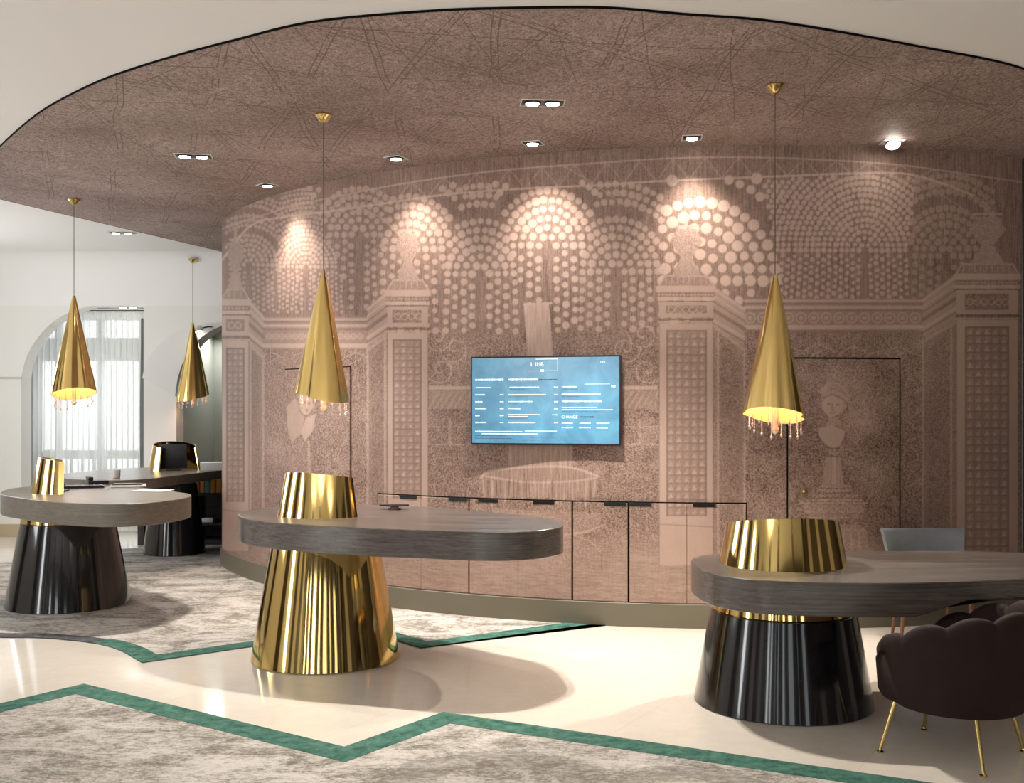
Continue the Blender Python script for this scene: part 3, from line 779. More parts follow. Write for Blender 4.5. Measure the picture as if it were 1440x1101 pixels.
# rear rug
e = empty('area_rug', (0,0,0), 'distressed grey rug running under the two left desks to the mural wall', 'rug')
Pp = floor_pt(200,932.7); Rr = floor_pt(591.7,912); U = floor_pt(846.7,876)
U = (U[0]+.08, U[1]+.033)
curve = catmull([(-5.6,7.9),(-4.6,7.76),(-3.69,7.686),(-3.36,7.66),(-2.95,7.50),(-2.67,7.27),Pp], 5, False)
line1 = [curve[-1], (-1.123,7.93), Rr, U]
split = 20
a_in = strip('rug_border', curve[:split+1], 1, .13, .008, KBORD, e)
b_in = strip('rug_border', curve[split:-4]+[curve[-1]]+line1[1:], 1, .15, .008, GBORD, e)
wallpts = [(WCX+(WR-.005)*math.sin(t), WCY-(WR-.005)*math.cos(t)) for t in np.linspace(math.asin((U[0]-.03-WCX)/WR), TH0, 14)]
P = curve+line1[1:]+wallpts+[(-2.95,13.2),(-4.33,12.76),(-4.6,12.5),(-5.47,11.4),(-5.9,9.5)]
prism('rug_field', P, .001, .006, RUG, e)

# ------------------------------------------------------------------ reception desks
def slab(name, P, h, th, mat, parent, cut=None):
    P = catmull(P, 8)
    if area2(P) < 0: P = P[::-1]
    b = .004; bm = bmesh.new()
    zb = lambda p: (h-th) if cut is None else h-th+(th-.095)*min(1, max(0, (p[0]-cut[0])/(cut[1]-cut[0])))
    I = inset(P, b)
    rr = [[(*p, zb(p)) for p in I], [(*p, zb(p)+b) for p in P], [(*p, h-b) for p in P], [(*p, h) for p in I]]
    rings(bm, rr)
    return obj(name, bm, mat, parent, ang=24)
def cone(name, r0, r1, z0, z1, mat, parent):
    bm = bmesh.new(); L = z1-z0; s = (r1-r0)/L
    lathe(bm, [(r0-.006, z0), (r0, z0+.006), (r1-s*.004, z1-.004), (r1-.006, z1)], 96)
    return obj(name, bm, mat, parent, ang=40)
def hood(name, r0, z0, zc, amp, slope, dirang, half, parent):
    """brass shell, slanted cut, open on the clerk's side"""
    bm = bmesh.new(); n = 72; th = .012; rows = []
    for i in range(n+1):
        a = dirang-half+2*half*i/n
        c = math.cos(a-dirang); zt = zc+amp*c
        sec = []
        for (dr, m_) in ((0, 0), (0, .5), (0, 1), (-th, 1), (-th, .5), (-th, 0)):
            z = z0+(zt-z0)*m_; r = r0-slope*(z-z0)+dr
            sec.append((r*math.cos(a), r*math.sin(a), z))
        rows.append(sec)
    rings(bm, rows); return obj(name, bm, GOLD, parent, ang=40)
def monitor(parent, x, y, z0, w, h, rz, tilt=.12):
    M_ = Matrix.Translation((x, y, z0)) @ Matrix.Rotation(rz, 4, 'Z') @ Matrix.Rotation(tilt, 4, 'X')
    s = box('monitor', -w/2, w/2, -.012, .012, .03, .03+h, BLACKP, parent, .004, M_)
    box('monitor_stand', -.08, .08, -.05, .05, 0, .012, BLACKP, s, 0, Matrix.Translation((x, y, z0)) @ Matrix.Rotation(rz, 4, 'Z'))
    return s
# gold desk
g2 = (-1.24, 7.10)
dk2 = empty('reception_desk', (*g2, 0), 'reception desk with polished gold cone base, standing in the middle on cream stone', 'desk', 'reception desks')
bs = cone('base', .487, .352, 0, .79, GOLD, dk2); bs['label'] = 'polished gold cone base'
out2 = [(-.2,-.54),(.32,-.81),(.69,-.92),(1.05,-1.03),(1.29,-1.01),(1.44,-.90),(1.55,-.66),(1.46,-.24),(1.20,.02),(1.01,.20),(.55,.58),(.2,.70),(-.2,.68),(-.47,.50),(-.60,.15),(-.48,-.25)]
slab('desk_top', out2, .95, .165, WOOD, dk2)
hood('monitor_hood', .315, .95, 1.195, .045, .18, math.radians(-90-30), math.radians(80), dk2)
mo = monitor(dk2, .05, .0, .95, .34, .18, math.radians(-52))
# black desk on the right, low with a seat on both sides
g3 = (1.53, 6.03)
dk3 = empty('reception_desk', (*g3, 0), 'low reception desk with glossy black base and wide gold hood on the cream floor', 'desk', 'reception desks')
c3 = cone('base', .495, .402, 0, .52, LACQ, dk3); c3['label'] = 'glossy black cone base'
cone('gold_band', .397, .383, .52, .612, GOLD, dk3)
o3 = [(1.02,6.04),(1.055,5.66),(1.2,5.46),(1.425,5.37),(1.847,5.33),(2.285,5.38),(2.63,5.46),(3.1,5.52),(3.5,5.65),(3.65,6.0),(3.45,6.35),(3.07,6.47),(2.75,6.53),(2.0,6.53),(1.55,6.50),(1.25,6.42),(1.08,6.26)]
slab('desk_top', [(x-g3[0], y-g3[1]) for x, y in o3], .78, .172, WOOD, dk3, (.50, .78))
hood('monitor_hood', .352, .78, 1.005, .055, .19, math.radians(-90), math.radians(105), dk3)
monitor(dk3, 0, .05, .78, .42, .16, 0)
# end support of the long table, out of frame to the right
box('side_support', 1.55, 1.62, -.35, .25, 0, .70, WOOD, dk3)
# black desk at left
g1 = (-3.75, 9.02)
dk1 = empty('reception_desk', (*g1, 0), 'black-based reception desk standing on the rug at the left edge', 'desk', 'reception desks')
c1 = cone('base', .50, .375, .006, .70, LACQ, dk1); c1['label'] = 'glossy black cone base'
cone('gold_band', .372, .36, .70, .785, GOLD, dk1)
out1 = [(-.62,.16),(-.42,-.30),(-.05,-.68),(.30,-.98),(.74,-1.17),(1.04,-1.05),(1.17,-.66),(1.14,-.34),(.96,-.06),(.33,.60),(-.1,.82),(-.45,.75),(-.64,.5)]
slab('desk_top', out1, .95, .17, WOOD2, dk1)
hood('monitor_hood', .29, .95, 1.20, .05, .17, math.radians(-90-65), math.radians(80), dk1)
monitor(dk1, -.09, .06, .95, .22, .15, math.radians(-80))
# far desk
g4 = (-3.86, 12.2)
dk4 = empty('reception_desk', (*g4, 0), 'farthest reception desk by the window with dark base and open gold hood', 'desk', 'reception desks')
c4 = cone('base', .345, .25, .006, .80, LACQ, dk4); c4['label'] = 'glossy black cone base'
out4 = [(-.95,-1.1),(-.6,-1.5),(-.2,-1.72),(.08,-1.7),(.24,-1.4),(.34,-.9),(.46,-.3),(.55,.3),(.4,.62),(-.2,.68),(-.7,.4),(-.95,-.4)]
slab('desk_top', out4, .95, .10, WOOD2, dk4)
hood('monitor_hood', .285, .95, 1.235, .04, .17, math.radians(125), math.radians(128), dk4)
mo = monitor(dk4, .02, -.10, .95, .30, .27, math.radians(8), .05)

# things on the gold desk
tb = empty('phone_tray', (g2[0]+.42, g2[1]+.33, .95), 'small oval black tray on a pinkish foot, on the gold desk beside its hood', 'tray')
bm = bmesh.new(); rings(bm, [[(p[0]*1.5, p[1]*.8, p[2]) for p in circ(r, z, 32)] for r, z in ((.045,.022),(.068,.026),(.07,.034),(.055,.034),(.04,.030))])
obj('dish', bm, BLACKP, tb)
bm = bmesh.new(); lathe(bm, [(.045,0),(.05,.004),(.03,.012),(.028,.022)], 24); obj('foot', bm, PINK, tb)
# things on the left desk
def at1(x, y): 
    q = floor_pt(x, y, .95); return q
kb = empty('keyboard', (*at1(118, 686), .95), 'dark keyboard lying beside the gold hood on the left desk', 'keyboard', rz=.3)
box('body', -.17, .17, -.06, .06, .002, .018, BLACKP, kb, .004)
bm = bmesh.new()
for i in range(11):
    for j in range(4): add_box(bm, -.155+i*.0285, -.132+i*.0285, -.05+j*.026, -.029+j*.026, .018, .024)
tag(obj('keys', bm, STEEL, kb, smooth=False), kind='stuff')
ph = empty('desk_phone', (*at1(137, 681), .95), 'black desk telephone at the back edge of the left desk', 'telephone', rz=.5)
box('body', -.09, .09, -.09, .09, .002, .04, BLACKP, ph, .01); box('handset', -.09, -.045, -.1, .1, .04, .075, BLACKP, ph, .012)
mg = box('magazine', -.15, .15, -.11, .11, .002, .016, WHITEP, None, .002); mg.location = (*at1(181, 684), .95); mg.rotation_euler.z = .35
tag(mg, 'white magazine lying near the back edge of the left desk', 'magazine')
tabl = box('tablet', -.13, .13, -.085, .085, .017, .026, BLACKP, None, .003); tabl.location = (*at1(180, 684), .95); tabl.rotation_euler.z = .2
tag(tabl, 'dark tablet lying on the white magazine on the left desk', 'tablet')
pp = box('paper_sheet', -.15, .15, -.105, .105, .001, .004, WHITEP, None); pp.location = (*at1(214, 690), .95); pp.rotation_euler.z = -.2
tag(pp, 'loose white paper sheet toward the right of the left desk', 'paper')
# far desk top things
pw = box('paper_stack', -.14, .14, -.10, .10, 0, .09, WHITEP, None, .004); pw.location = (-3.42, 12.2, .951); pw.rotation_euler.z = .3
tag(pw, 'white paper stack on the far desk, right of its gold hood', 'paper stack')
cc = empty('candle_glass', (-4.02, 10.85, .95), 'small pale glass standing on the tip of the far desk', 'glass')
bm = bmesh.new(); lathe(bm, [(.03,0),(.035,.01),(.036,.08),(.032,.08),(.03,.02)], 20); obj('glass_body', bm, LAMPW, cc)

# dark shelf cabinet behind the far desk
sh = empty('shelf_cabinet', (-3.78, 13.2, 0), 'dark open-shelf cabinet standing behind the far desk', 'cabinet')
X0c, X1c = -.75, .88
for nme, a in (('side_panel', (X0c, X0c+.08, -.3, .2, 0, .87)), ('side_panel', (X1c-.04, X1c, -.3, .2, 0, .87)), ('side_panel', (.33, .39, -.3, .2, .0, .87)), ('side_panel', (-.30, -.24, -.3, .2, .0, .87)),
               ('top_panel', (X0c, X1c, -.31, .2, .86, .90)), ('shelf', (X0c, X1c, -.29, .19, .60, .63)), ('shelf', (X0c, X1c, -.29, .19, .24, .27)), ('back_panel', (X0c, X1c, .19, .2, 0, .87)), ('plinth', (X0c, X1c, -.28, .2, 0, .06))):
    box(nme, *a, CABW, sh, .003)
bx = [(-3.60, .16, .13, OCHRE, 'ochre'), (-3.47, .06, .15, BAR, 'orange'), (-3.40, .05, .16, BAR, 'orange'), (-3.34, .06, .15, TEAL, 'teal'), (-3.27, .055, .16, BAR, 'orange'), (-3.20, .06, .17, BAR, 'orange'), (-3.13, .05, .14, OCHRE, 'ochre')]
labs = ['wide ochre box file, leftmost on the shelf behind the far desk', 'orange folder between the ochre box and another orange folder, behind the far desk', 'orange folder just left of the teal folder on the dark shelf',
        'teal folder standing among orange ones on the dark shelf', 'orange folder just right of the teal folder on the dark shelf', 'second orange folder right of the teal one on the dark shelf', 'slim ochre folder at the right end of the shelf by the mural wall']
for (x, w, h, m_, c), lab in zip(bx, labs):
    o = box('folder', -w/2, w/2, -.12, .12, 0, h, m_, None, .004); o.location = (x-.36, 13.07, .631); tag(o, lab, 'folder', 'folders on the shelf behind the far desk')
o = box('paper_roll', -.07, .07, -.05, .05, 0, .05, WHITEP, None, .01); o.location = (-3.70, 13.0, .271); tag(o, 'small white packet on the lowest shelf behind the far desk', 'packet')

# ------------------------------------------------------------------ pendants
SH_L, SH_R = .80, .182
def make_pendant(loc, label, rz, zb, s=1.0, ztop=SOF):
    e = empty('pendant_lamp', (loc[0], loc[1], ztop), label, 'pendant lamp', 'gold cone pendant lamps', rz)
    bm = bmesh.new(); lathe(bm, [(.055,0),(.056,-.008),(.02,-.052),(.006,-.056)], 32); obj('canopy', bm, BRUSH, e)
    zt = zb-ztop+.86*s
    bm = bmesh.new(); tube(bm, [(0,0,-.05), (0,0,zt)], .0032, 8); obj('cord', bm, CORDM, e)
    # shade: fluted cone with a slanted mouth, lowest towards local -Y
    n = 96; rr = []
    def fl(a, t): return 1+.065*t*math.sin(3*a+.6)+.035*t*math.sin(7*a+1)+.02*t*math.sin(11*a)
    for tt in [0, .02, .05, .15, .3, .5, .7, .85, 1.0]:
        ring = []
        for i in range(n):
            a = 2*PI*i/n; mouth = zb-ztop+.0+.052*s*math.sin(a)
            z = zt+(mouth-zt)*tt; r = s*(.012+(SH_R-.012)*tt**.97)*fl(a, min(1, tt*1.5))
            ring.append((r*math.cos(a), r*math.sin(a), z))
        rr.append(ring)
    inner = []
    for tt in [1.0, .8, .5, .1]:
        ring = []
        for i in range(n):
            a = 2*PI*i/n; mouth = zb-ztop+.052*s*math.sin(a)
            z = zt+(mouth-zt)*tt; r = max(.004, s*(.012+(SH_R-.012)*tt**.97)*fl(a, min(1, tt*1.5))-.006)
            ring.append((r*math.cos(a), r*math.sin(a), z))
        inner.append(ring)
    bm = bmesh.new(); rings(bm, rr+[inner[0]], True, False); obj('lamp_shade', bm, SHADEM, e, ang=60)
    bm = bmesh.new(); rings(bm, inner, False, True); obj('shade_lining', bm, LINING, e, ang=60)['label'] = 'warm glowing golden inside of the shade'
    bm = bmesh.new(); lathe(bm, [(.006,0),(.028,-.02),(.032,-.05),(.02,-.075),(.006,-.08)], 20)
    b = obj('bulb', bm, WARMG, e); b.location = (0, 0, zb-ztop+.26*s)
    # crystal strands
    for k in range(16):
        a = 2*PI*k/16+.1; r = s*SH_R*.86; top = zb-ztop+.052*s*math.sin(a)+.03; L = .085+.02*random.random()
        bm = bmesh.new(); z = top
        while z > top-L:
            lathe(bm, [(.0008,z),(.0046,z-.0045),(.0008,z-.009)], 6); z -= .0098
        lathe(bm, [(.0008,z),(.0080,z-.012),(.0064,z-.018),(.0008,z-.032)], 6)
        st = obj('crystal_strand', bm, CRYS, e, smooth=False); st.location = (r*math.cos(a), r*math.sin(a), 0)
    bm = bmesh.new()
    lathe(bm, [(.006,.0),(.020,-.008),(.021,-.16),(.018,-.175),(.026,-.195),(.018,-.215),(.003,-.225)], 10)
    cst = obj('crystal_column', bm, CRYS, e, smooth=False); cst.location = (0, 0, zb-ztop+.11*s)
    pl = bpy.data.lights.new('pendant_bulb', 'POINT'); pl.energy = 3.6; pl.color = (1,.82,.58); pl.shadow_soft_size = .03
    lo_ = bpy.data.objects.new('bulb_light', pl); link(lo_, e); lo_.location = (0, 0, zb-ztop+.14*s)
    return e
LINING = plain('shade_lining_paint', (.95,.58,.22), .35, var=.03)
def shade_mat():
    m = NT('gold_shade')
    gi = m.N.new('ShaderNodeNewGeometry')
    v = m.pos((1,1,.1)); n = m.noise(v, 14, 2)
    c = m.mix(n, (.76,.53,.18), (.90,.66,.27))
    m.L.new(c, m.b.inputs['Base Color']); m.b.inputs['Metallic'].default_value = 1; m.b.inputs['Roughness'].default_value = .13
    return m.m
SHADEM = shade_mat()
def rot(dx, dy): return math.atan2(dy, dx)+PI/2        # local -Y (lowest side of the mouth) to (dx,dy)
p3 = ceil_pt(1090, 119); p2 = ceil_pt(455, 161); p1 = ceil_pt(104, 280)
make_pendant(p2, 'gold cone pendant lamp hanging over the gold-based desk', rot(.75,-.65), 1.74, .98)
make_pendant(p3, 'gold cone pendant lamp hanging over the right desk with the wide hood', rot(.55,.83), 1.61)
make_pendant(p1, 'gold cone pendant lamp with glowing mouth at far left, before the curtain', rot(-.6,.8), 1.79, 1.08)
make_pendant((wx(271,13.55), 13.55), 'smallest looking gold cone pendant lamp, before the grey niche at the back', rot(-.6,-.8), 1.80, 1.1, 3.555)

# ------------------------------------------------------------------ recessed downlights
def spot(name, loc, aim, energy, size, blend, parent, col=(1,.92,.83), rad=.03):
    l = bpy.data.lights.new(name, 'SPOT'); l.energy = energy; l.spot_size = math.radians(size); l.spot_blend = blend; l.color = col; l.shadow_soft_size = rad
    o = bpy.data.objects.new(name, l); link(o)
    o.location = loc; d = Vector(aim)-Vector(loc); o.rotation_euler = d.to_track_quat('-Z', 'Y').to_euler()
    return o
def downlight(x, y, n, rz, label, z=SOF, lamp=GLOW):
    e = empty('downlight', (x, y, z), label, 'recessed light', 'recessed ceiling downlights', rz)
    w, L = .066, .066*n+(.004 if n > 1 else 0)
    bm = bmesh.new()
    for a in ((-L-.008, L+.008, -w-.008, -w), (-L-.008, L+.008, w, w+.008), (-L-.008, -L, -w, w), (L, L+.008, -w, w)): add_box(bm, a[0], a[1], a[2], a[3], -.006, -.001)
    obj('trim_frame', bm, LAMPW, e, smooth=False)
    box('housing', -L, L, -w, w, -.003, -.001, BLACKP, e)
    for k in range(n):
        cx = (k-(n-1)/2)*.132
        bm = bmesh.new(); lathe(bm, [(.052,-.003),(.056,-.010),(.050,-.014),(.042,-.006)], 28, cx, 0, False, True); obj('reflector', bm, STEEL, e)
        bm = bmesh.new(); lathe(bm, [(.043,-.006),(.040,-.016),(.02,-.021),(.004,-.022)], 24, cx, 0); obj('lamp', bm, lamp, e)
    return e
def wn(X):   # direction from drum axis
    return
wash = [((376,260), 'single square downlight washing the mural near its left end', (421,330), 1.35),
        ((557,222), 'single square downlight second from left above the mural, right of the gold desk pendant cord', (590,290), 1.0),
        ((749,201), 'single square downlight above the blue screen, close to the wall', (775,290), 1.15),
        ((973,193), 'single square downlight between the screen and the right pendant cord, close to the wall', (985,290), 1.15)]
for (px, py), lab, tgt, k in wash:
    X, Y = ceil_pt(px, py)
    th = math.atan2(X-WCX, WCY-Y)
    downlight(X, Y, 1, th, lab)
    t2, Y2 = wall_th(tgt[0])
    aim = (WCX+WR*math.sin(t2), WCY-WR*math.cos(t2), 2.25)
    spot('wash_light', (X, Y, SOF-.03), aim, 82*k, 88, .95, None, (1,.89,.79), .06)
X, Y = ceil_pt(763, 144); downlight(X, Y, 2, .05, 'double downlight nearest the camera, in the middle of the patterned ceiling')
spot('down_light', (X-.06, Y, SOF-.03), (X-.1, Y-.3, 0), 270, 95, .5, None, (1,.92,.83), .03); spot('down_light', (X+.07, Y, SOF-.03), (X+.3, Y-.4, 0), 270, 95, .5, None, (1,.92,.83), .03)
X, Y = ceil_pt(272, 219); downlight(X, Y, 2, .15, 'double downlight in the left part of the patterned ceiling')
spot('down_light', (X-.06, Y, SOF-.03), (X+.2, Y-.4, 0), 190, 90, .5, None, (1,.92,.83), .03); spot('down_light', (X+.06, Y, SOF-.03), (X+.4, Y+.3, 0), 190, 90, .5, None, (1,.92,.83), .03)
X, Y = ceil_pt(184, 328); downlight(X-.1, Y, 2, .1, 'double downlight at the edge where patterned and white ceiling meet at left', 3.639)
spot('down_light', (X, Y, 3.60), (X, Y, 0), 90, 90, .5, None)
# bright adjustable lamp by the right wall, tilted to the room
X, Y = ceil_pt(1245, 206); Y -= .15
e = empty('downlight', (X, Y, SOF), 'single glaring round lamp above the right door, tilted toward the room', 'recessed light', 'recessed ceiling downlights')
bm = bmesh.new(); add_box(bm, -.075, .075, -.075, .075, -.005, -.001); obj('trim_frame', bm, LAMPW, e, smooth=False)
bm = bmesh.new(); lathe(bm, [(.05,0),(.055,-.03),(.048,-.032)], 28, cap1=False); b = obj('lamp_housing', bm, STEEL, e); b.rotation_euler = (-.5, 0, 0)
bm = bmesh.new(); lathe(bm, [(.047,-.024),(.05,-.034),(.03,-.048),(.004,-.052)], 24); b = obj('lamp', bm, plain('lamp_glow_strong', (1,.95,.85), .5, emit=(1,.92,.8), es=60), e); b.rotation_euler = (-.5, 0, 0)
spot('down_light', (X, Y-.05, SOF-.06), (1.9, 5.6, 0), 330, 75, .5, None, (1,.88,.74), .03)
# fittings of the white ceiling over the bay
def low_z(y): return float(np.interp(y, [p[0] for p in prof], [p[1] for p in prof]))
zc_ = 2.985
X, Y = ceil_pt(180, 421, zc_); Y = 13.93; X = (180-CX)*Y/F; downlight(X, Y, 2, .3, 'double downlight in the white ceiling before the curtain top', zc_-.001, GLOW)
Yb = RY1-.16; Xb = wx(281, Yb); zb_ = wz(461, Yb)
sp_ = empty('wall_spotlight', (Xb, Yb, zb_), 'small bright spotlight on the vault beside the tip of the back pendant', 'spotlight')
bm = bmesh.new(); lathe(bm, [(.02,.03),(.045,.0),(.045,-.04),(.04,-.042)], 20); obj('housing', bm, LAMPW, sp_)
bm = bmesh.new(); lathe(bm, [(.038,-.036),(.036,-.046),(.01,-.05)], 20); obj('lamp', bm, GLOW, sp_)
bm = bmesh.new(); tube(bm, [(.04,0,.0),(.11,.04,.02),(.12,.11,.02)], .008, 8); obj('arm', bm, BLACKP, sp_)
av = empty('air_vent', (wx(168, 14.1), 14.08, zc_), 'long slotted air vent in the white ceiling along the curtain top', 'air vent', rz=-.02)
bm = bmesh.new()
for k in range(3): add_box(bm, -.42, .42, -.03+k*.026, -.018+k*.026, -.006, -.001)
obj('slot', bm, STEEL, av, smooth=False)
box('frame', -.44, .44, -.045, .05, -.003, -.0005, LAMPW, av)

# ------------------------------------------------------------------ screen on the wall
hT = .685
def tvp(px, Hpx): Y = hT*F/Hpx; return ((px-CX)*Y/F, Y)
Lp, Rp = tvp(663, 123.2), tvp(873.5, 127.6)
mid = ((Lp[0]+Rp[0])/2, (Lp[1]+Rp[1])/2); W = math.hypot(Rp[0]-Lp[0], Rp[1]-Lp[1]); az = math.atan2(Rp[1]-Lp[1], Rp[0]-Lp[0])
zc = CZ+(HZ-563.2)*mid[1]/F
tv = empty('wall_screen', (*mid, zc), 'flat blue information screen mounted on the mural wall', 'screen', rz=az)
box('casing', -W/2, W/2, -.02, .03, -hT/2, hT/2, BLACKP, tv, .004)
box('display', -W/2+.012, W/2-.012, -.0215, -.0205, -hT/2+.014, hT/2-.012, SCREEN, tv)
bm = bmesh.new(); add_box(bm, -.2, .2, .03, .05, -.15, .15); add_box(bm, -.03, .03, .05, .20, -.06, .06); obj('wall_bracket', bm, BLACKP, tv, smooth=False)
def scr(x, y):   # position on the display from the 1440x908 close-up
    return ((x-60)/1295-.5)*(W-.02), (.5-(y-90)/745)*(hT-.02)
def rows(name, items, mat, th=10):
    bm = bmesh.new()
    for x0, x1, y, hh in items:
        x = x0
        while x < x1:
            w_ = random.uniform(5, 15); e_ = min(x1, x+w_); h2 = hh*random.uniform(.7, 1.0)
            a, b = scr(x, y-h2/2), scr(e_, y+h2/2)
            add_box(bm, a[0], b[0], -.0227, -.0216, b[1], a[1]); x = e_+random.uniform(2, 5)
    return obj(name, bm, mat, tv, smooth=False)
rows('screen_print', [(90,345,282,20),(390,650,282,20),(95,230,347,7),(400,660,347,9),(790,826,347,8),(860,990,345,10),(1285,1320,343,16),
    (90,180,411,12),(312,346,411,10),(385,720,410,8),(793,828,411,8),(860,1195,408,11),
    (90,155,472,10),(312,346,472,9),(385,605,471,10),(793,828,472,9),(860,1205,470,12),
    (90,190,533,10),(312,346,533,10),(385,500,533,9),(793,828,533,9),(860,1165,522,10),(860,1300,541,9),
    (90,130,594,12),(312,346,592,12),(385,665,583,9),(385,565,600,9),(775,828,585,8),
    (90,190,653,15),(312,346,653,12),(385,630,653,11),(793,828,653,9),(860,955,656,9),(1015,1110,656,9),(1160,1272,656,9),
    (860,955,694,12),(1010,1108,694,12),(1160,1255,694,12),(90,515,730,11),(535,815,725,7),(150,645,750,9)], INK)
rows('screen_print', [(660,820,284,14),(1020,1135,603,13),(90,370,768,6),(540,800,777,5),(90,420,790,5),(440,665,802,5),(400,530,365,5),(860,1000,366,5),(385,560,430,4),(385,480,490,4),(860,1200,558,4),(385,560,618,4),(860,1010,428,4)], DINK)
def txt(body, x, y, hh, mat):
    cu = bpy.data.curves.new('t', 'FONT'); cu.body = body; cu.size = 1; cu.align_x = 'LEFT'
    to = bpy.data.objects.new('t', cu); me = bpy.data.meshes.new_from_object(to)
    xs_ = [v.co.x for v in me.vertices]; ys_ = [v.co.y for v in me.vertices]
    s = (hh/745*(hT-.02))/(max(ys_)-min(ys_)); px, pz = scr(x, y)
    for v in me.vertices: v.co = (px+(v.co.x-min(xs_))*s, -.0228, pz+(v.co.y-min(ys_))*s)
    bpy.data.objects.remove(to); me.materials.append(mat)
    return link(bpy.data.objects.new('screen_print', me), tv)
txt('I  II:IB', 590, 168, 34, INK); txt('CHANGE', 858, 616, 24, INK); txt('14:1', 1195, 148, 20, INK)
bm = bmesh.new()
for a, b, c, d_ in ((632,105,826,109),(822,105,826,205),(560,206,655,209),(715,206,815,209),(672,196,704,215),(1055,322,1275,325)):
    p, q = scr(a, b), scr(c, d_); add_box(bm, p[0], q[0], -.0227, -.0216, q[1], p[1])
obj('screen_print', bm, INK, tv, smooth=False)

# ------------------------------------------------------------------ chairs
# scalloped armchair, facing the right desk
ac = empty('armchair', (2.115, 5.13, 0), 'dark brown velvet armchair with scalloped shell back and thin gold legs, at lower right', 'armchair', rz=math.radians(-45))
# local: front is -X? -> back direction is +X after rotation
def shell():
    bm = bmesh.new(); n = 168; lobes = 9; half = math.radians(128); rr = []
    for i in range(n+1):
        t = -1+2*i/n; a = t*half
        lob = abs(math.cos((t+1)/2*lobes*PI+PI/2))       # 0 at the creases, 1 mid-lobe
        top = .745-.20*abs(t)**2.2+.034*(lob**.7)-.03
        bul = .012*lob**.6
        fr = 1-.13*abs(t)**3
        def P(r, z, ex=0): 
            return ((r*fr+ex)*math.cos(a)*1.02, (r*fr+ex)*math.sin(a)*1.0, z)
        zb_ = .245
        sec = [P(.27, zb_+.012), P(.315, zb_), P(.340, zb_+.03), P(.362, zb_+.12), P(.393, .5, bul*.35), P(.428, top-.06, bul), P(.432, top-.02, bul), P(.418, top, bul*.6), P(.395, top+.002), P(.372, top-.02, -bul), P(.355, top-.08, -bul), P(.315, .48, -bul), P(.29, .42), P(.27, .34)]
        rr.append(sec)
    rings(bm, rr); return obj('shell_back', bm, BROWNV, ac, ang=60)
shell()
bm = bmesh.new(); sq = lambda a: .96+.04*math.cos(2*a)
rings(bm, [circ(r, z, 56, -.03, 0, sq) for r, z in ((.25,.25),(.30,.255),(.315,.28),(.32,.36),(.325,.42),(.31,.455),(.27,.468),(.15,.474))]); obj('seat', bm, BROWNV, ac)
for (dx, dy) in ((-.235,-.235), (.235,-.235), (.235,.235), (-.235,.235)):
    # legs follow the corners of the square footprint
    bm = bmesh.new(); tube(bm, [(dx*.80, dy*.80, .262), (dx*1.03, dy*1.03, .02)], [.012, .0085], 12); 
    lathe(bm, [(.016,0),(.017,.006),(.010,.012),(.008,.024)], 16, dx*1.035, dy*1.035)
    lg = obj('leg', bm, BRUSH, ac); lg['label'] = 'thin brass leg'
# grey chair behind the right desk, facing the camera
gx, gy = 3.0, 7.60
gc = empty('desk_chair', (gx, gy, 0), 'grey-blue velvet chair with winged low back, tucked behind the right desk', 'chair')
bm = bmesh.new(); n = 28; rr = []
for i in range(n+1):
    u = -1+2*i/n; a = abs(u)
    x = .30*u; yb_ = .26-.12*a**2.5; zt = .765+.016*a**4; 
    flr = 1+.0*a
    sec = []
    for (dy, z) in ((-.045,.44),(-.035,.62),(-.03,zt-.02),(-.012,zt),(.012,zt),(.03,zt-.02),(.03,.62),(.02,.44)):
        k = .80+.20*min(1, (z-.44)/(zt-.44))
        sec.append((x*k, yb_+dy+.06*(z-.44)/.36, z))
    rr.append(sec)
rings(bm, rr); obj('backrest', bm, GREYV, gc, ang=60)
bm = bmesh.new(); rings(bm, [[(x*s*.25, y*s*.25+0, z) for x, y in catmull([(-1,-.95),(-.3,-1.08),(.3,-1.08),(1,-.95),(1.02,.6),(.7,1),(-.7,1),(-1.02,.6)], 5)] for s, z in ((.92,.37),(1.0,.385),(1.02,.44),(.96,.47),(.8,.478))]); obj('seat', bm, GREYV, gc)
for dx, dy in ((-.24,-.08),(.24,-.08),(-.19,.2),(.19,.2)):
    bm = bmesh.new(); tube(bm, [(dx*.92, dy*.92, .38), (dx*1.1, dy*1.15, 0)], [.019, .011], 12); obj('leg', bm, LEGW, gc)

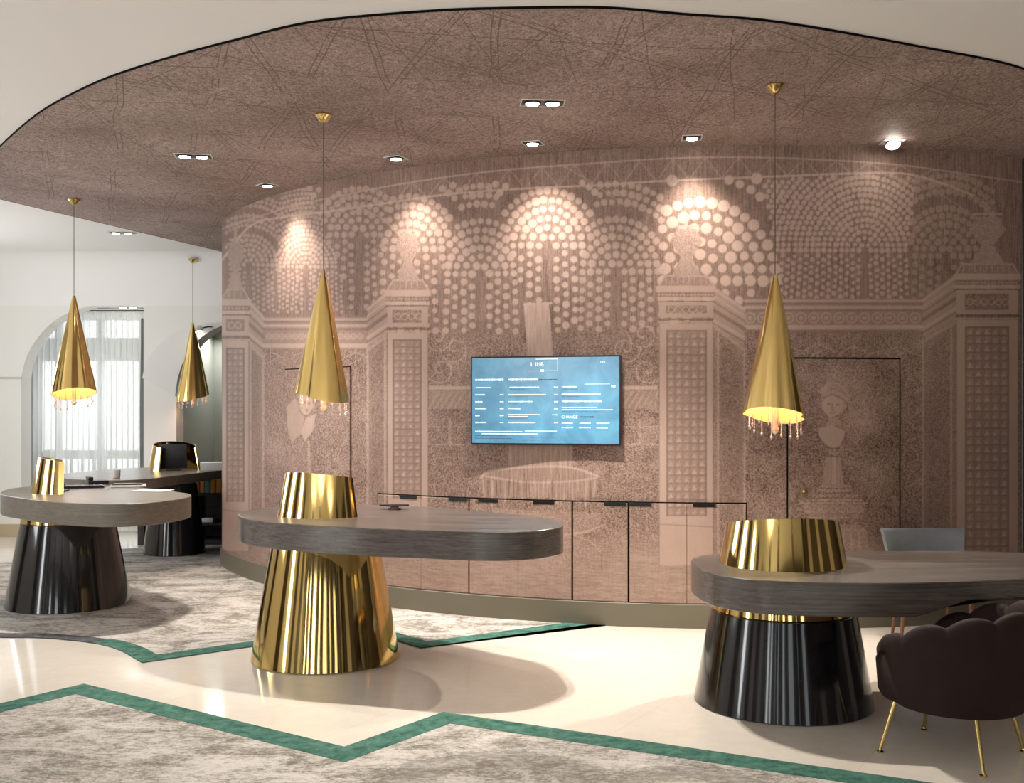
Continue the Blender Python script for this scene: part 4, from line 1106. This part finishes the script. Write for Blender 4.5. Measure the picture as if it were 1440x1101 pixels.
# ------------------------------------------------------------------ window light and added fill lamps
def area(name, loc, aim, sx, sy, energy, col):
    l = bpy.data.lights.new(name, 'AREA'); l.shape = 'RECTANGLE'; l.size = sx; l.size_y = sy; l.energy = energy; l.color = col
    o = bpy.data.objects.new(name, l); link(o); o.location = loc
    d = Vector(aim)-Vector(loc); o.rotation_euler = d.to_track_quat('-Z', 'Y').to_euler(); return o
for a, b in opens: area('daylight_fill', ((a+b)/2, RY0-.1, 1.55), ((a+b)/2, 5, 1.4), b-a-.05, 2.8, max(1.5, 45-6.5*(a+6.4))*(b-a)/1.4, (.94,.97,1))  # lamps added in the unseen openings behind the camera
area('daylight_fill', (wx(115, 14.9), 15.3, 1.7), (wx(115, 14.9)+.6, 10, 1.2), 1.9, 2.6, 55, (.93,.97,1))
area('daylight_fill', (RX0+.02, 3.0, 1.7), (0, 5, 1.3), 1.3, 2.6, 90, (.94,.97,1))
area('daylight_fill', (RX0+.02, 6.6, 1.7), (0, 6.6, 1.3), 1.3, 2.6, 80, (.94,.97,1))
area('daylight_fill', (RX0+.02, 10.9, 1.7), (0, 10.9, 1.3), 2.0, 2.6, 105, (.94,.97,1))
area('daylight_fill', (-3.9, 15.2, 2.7), (-3.9, 15.0, 0), .8, .3, 14, (.97,.98,1))  # fill lamp added inside the niche to brighten it
# unseen fill spots added behind the camera to brighten the ceiling
for x, y, en in ((-4.9,-2.3,330), (-1.9,-2.1,430), (2.2,-2.3,260)):
    spot('ceiling_fill', (x, y, 2.6), (x*.9, y+1.0, 3.64), en, 108, .35, None, (1,.95,.88), .1)
# out-of-view area lamps added for a warm overhead wash
for x, y in ((-4.5,2.6), (-1.4,2.4), (1.6,2.2), (-4.5,-2), (-.5,-2)):
    area('warm_fill', (x, y, 3.655), (x, y, 0), .35, .35, 85, (1,.90,.78))
wd = bpy.data.worlds.new('sky'); sc.world = wd; wd.use_nodes = True
bg = wd.node_tree.nodes['Background']; bg.inputs[0].default_value = (.93,.97,1,1); bg.inputs[1].default_value = 1.3

cam = bpy.data.cameras.new('camera'); co = bpy.data.objects.new('camera', cam); link(co)
cam.sensor_width = 36; cam.sensor_fit = 'HORIZONTAL'; cam.lens = 36*F/1440; cam.shift_y = (HZ-550.5)/1440
co.location = (0, 0, CZ); co.rotation_euler = (PI/2, 0, 0); cam.clip_start = .05; cam.clip_end = 200
sc.camera = co
vs = sc.view_settings; vs.view_transform = 'Standard'; vs.look = 'None'; vs.gamma = 1; vs.exposure = 0.33; vs.use_curve_mapping = False
sc.cycles.use_denoising = True
sc.cycles.max_bounces = 10; sc.cycles.diffuse_bounces = 4; sc.cycles.glossy_bounces = 5; sc.cycles.transmission_bounces = 6; sc.cycles.transparent_max_bounces = 12
sc.cycles.sample_clamp_indirect = 6; sc.cycles.caustics_reflective = False; sc.cycles.caustics_refractive = False
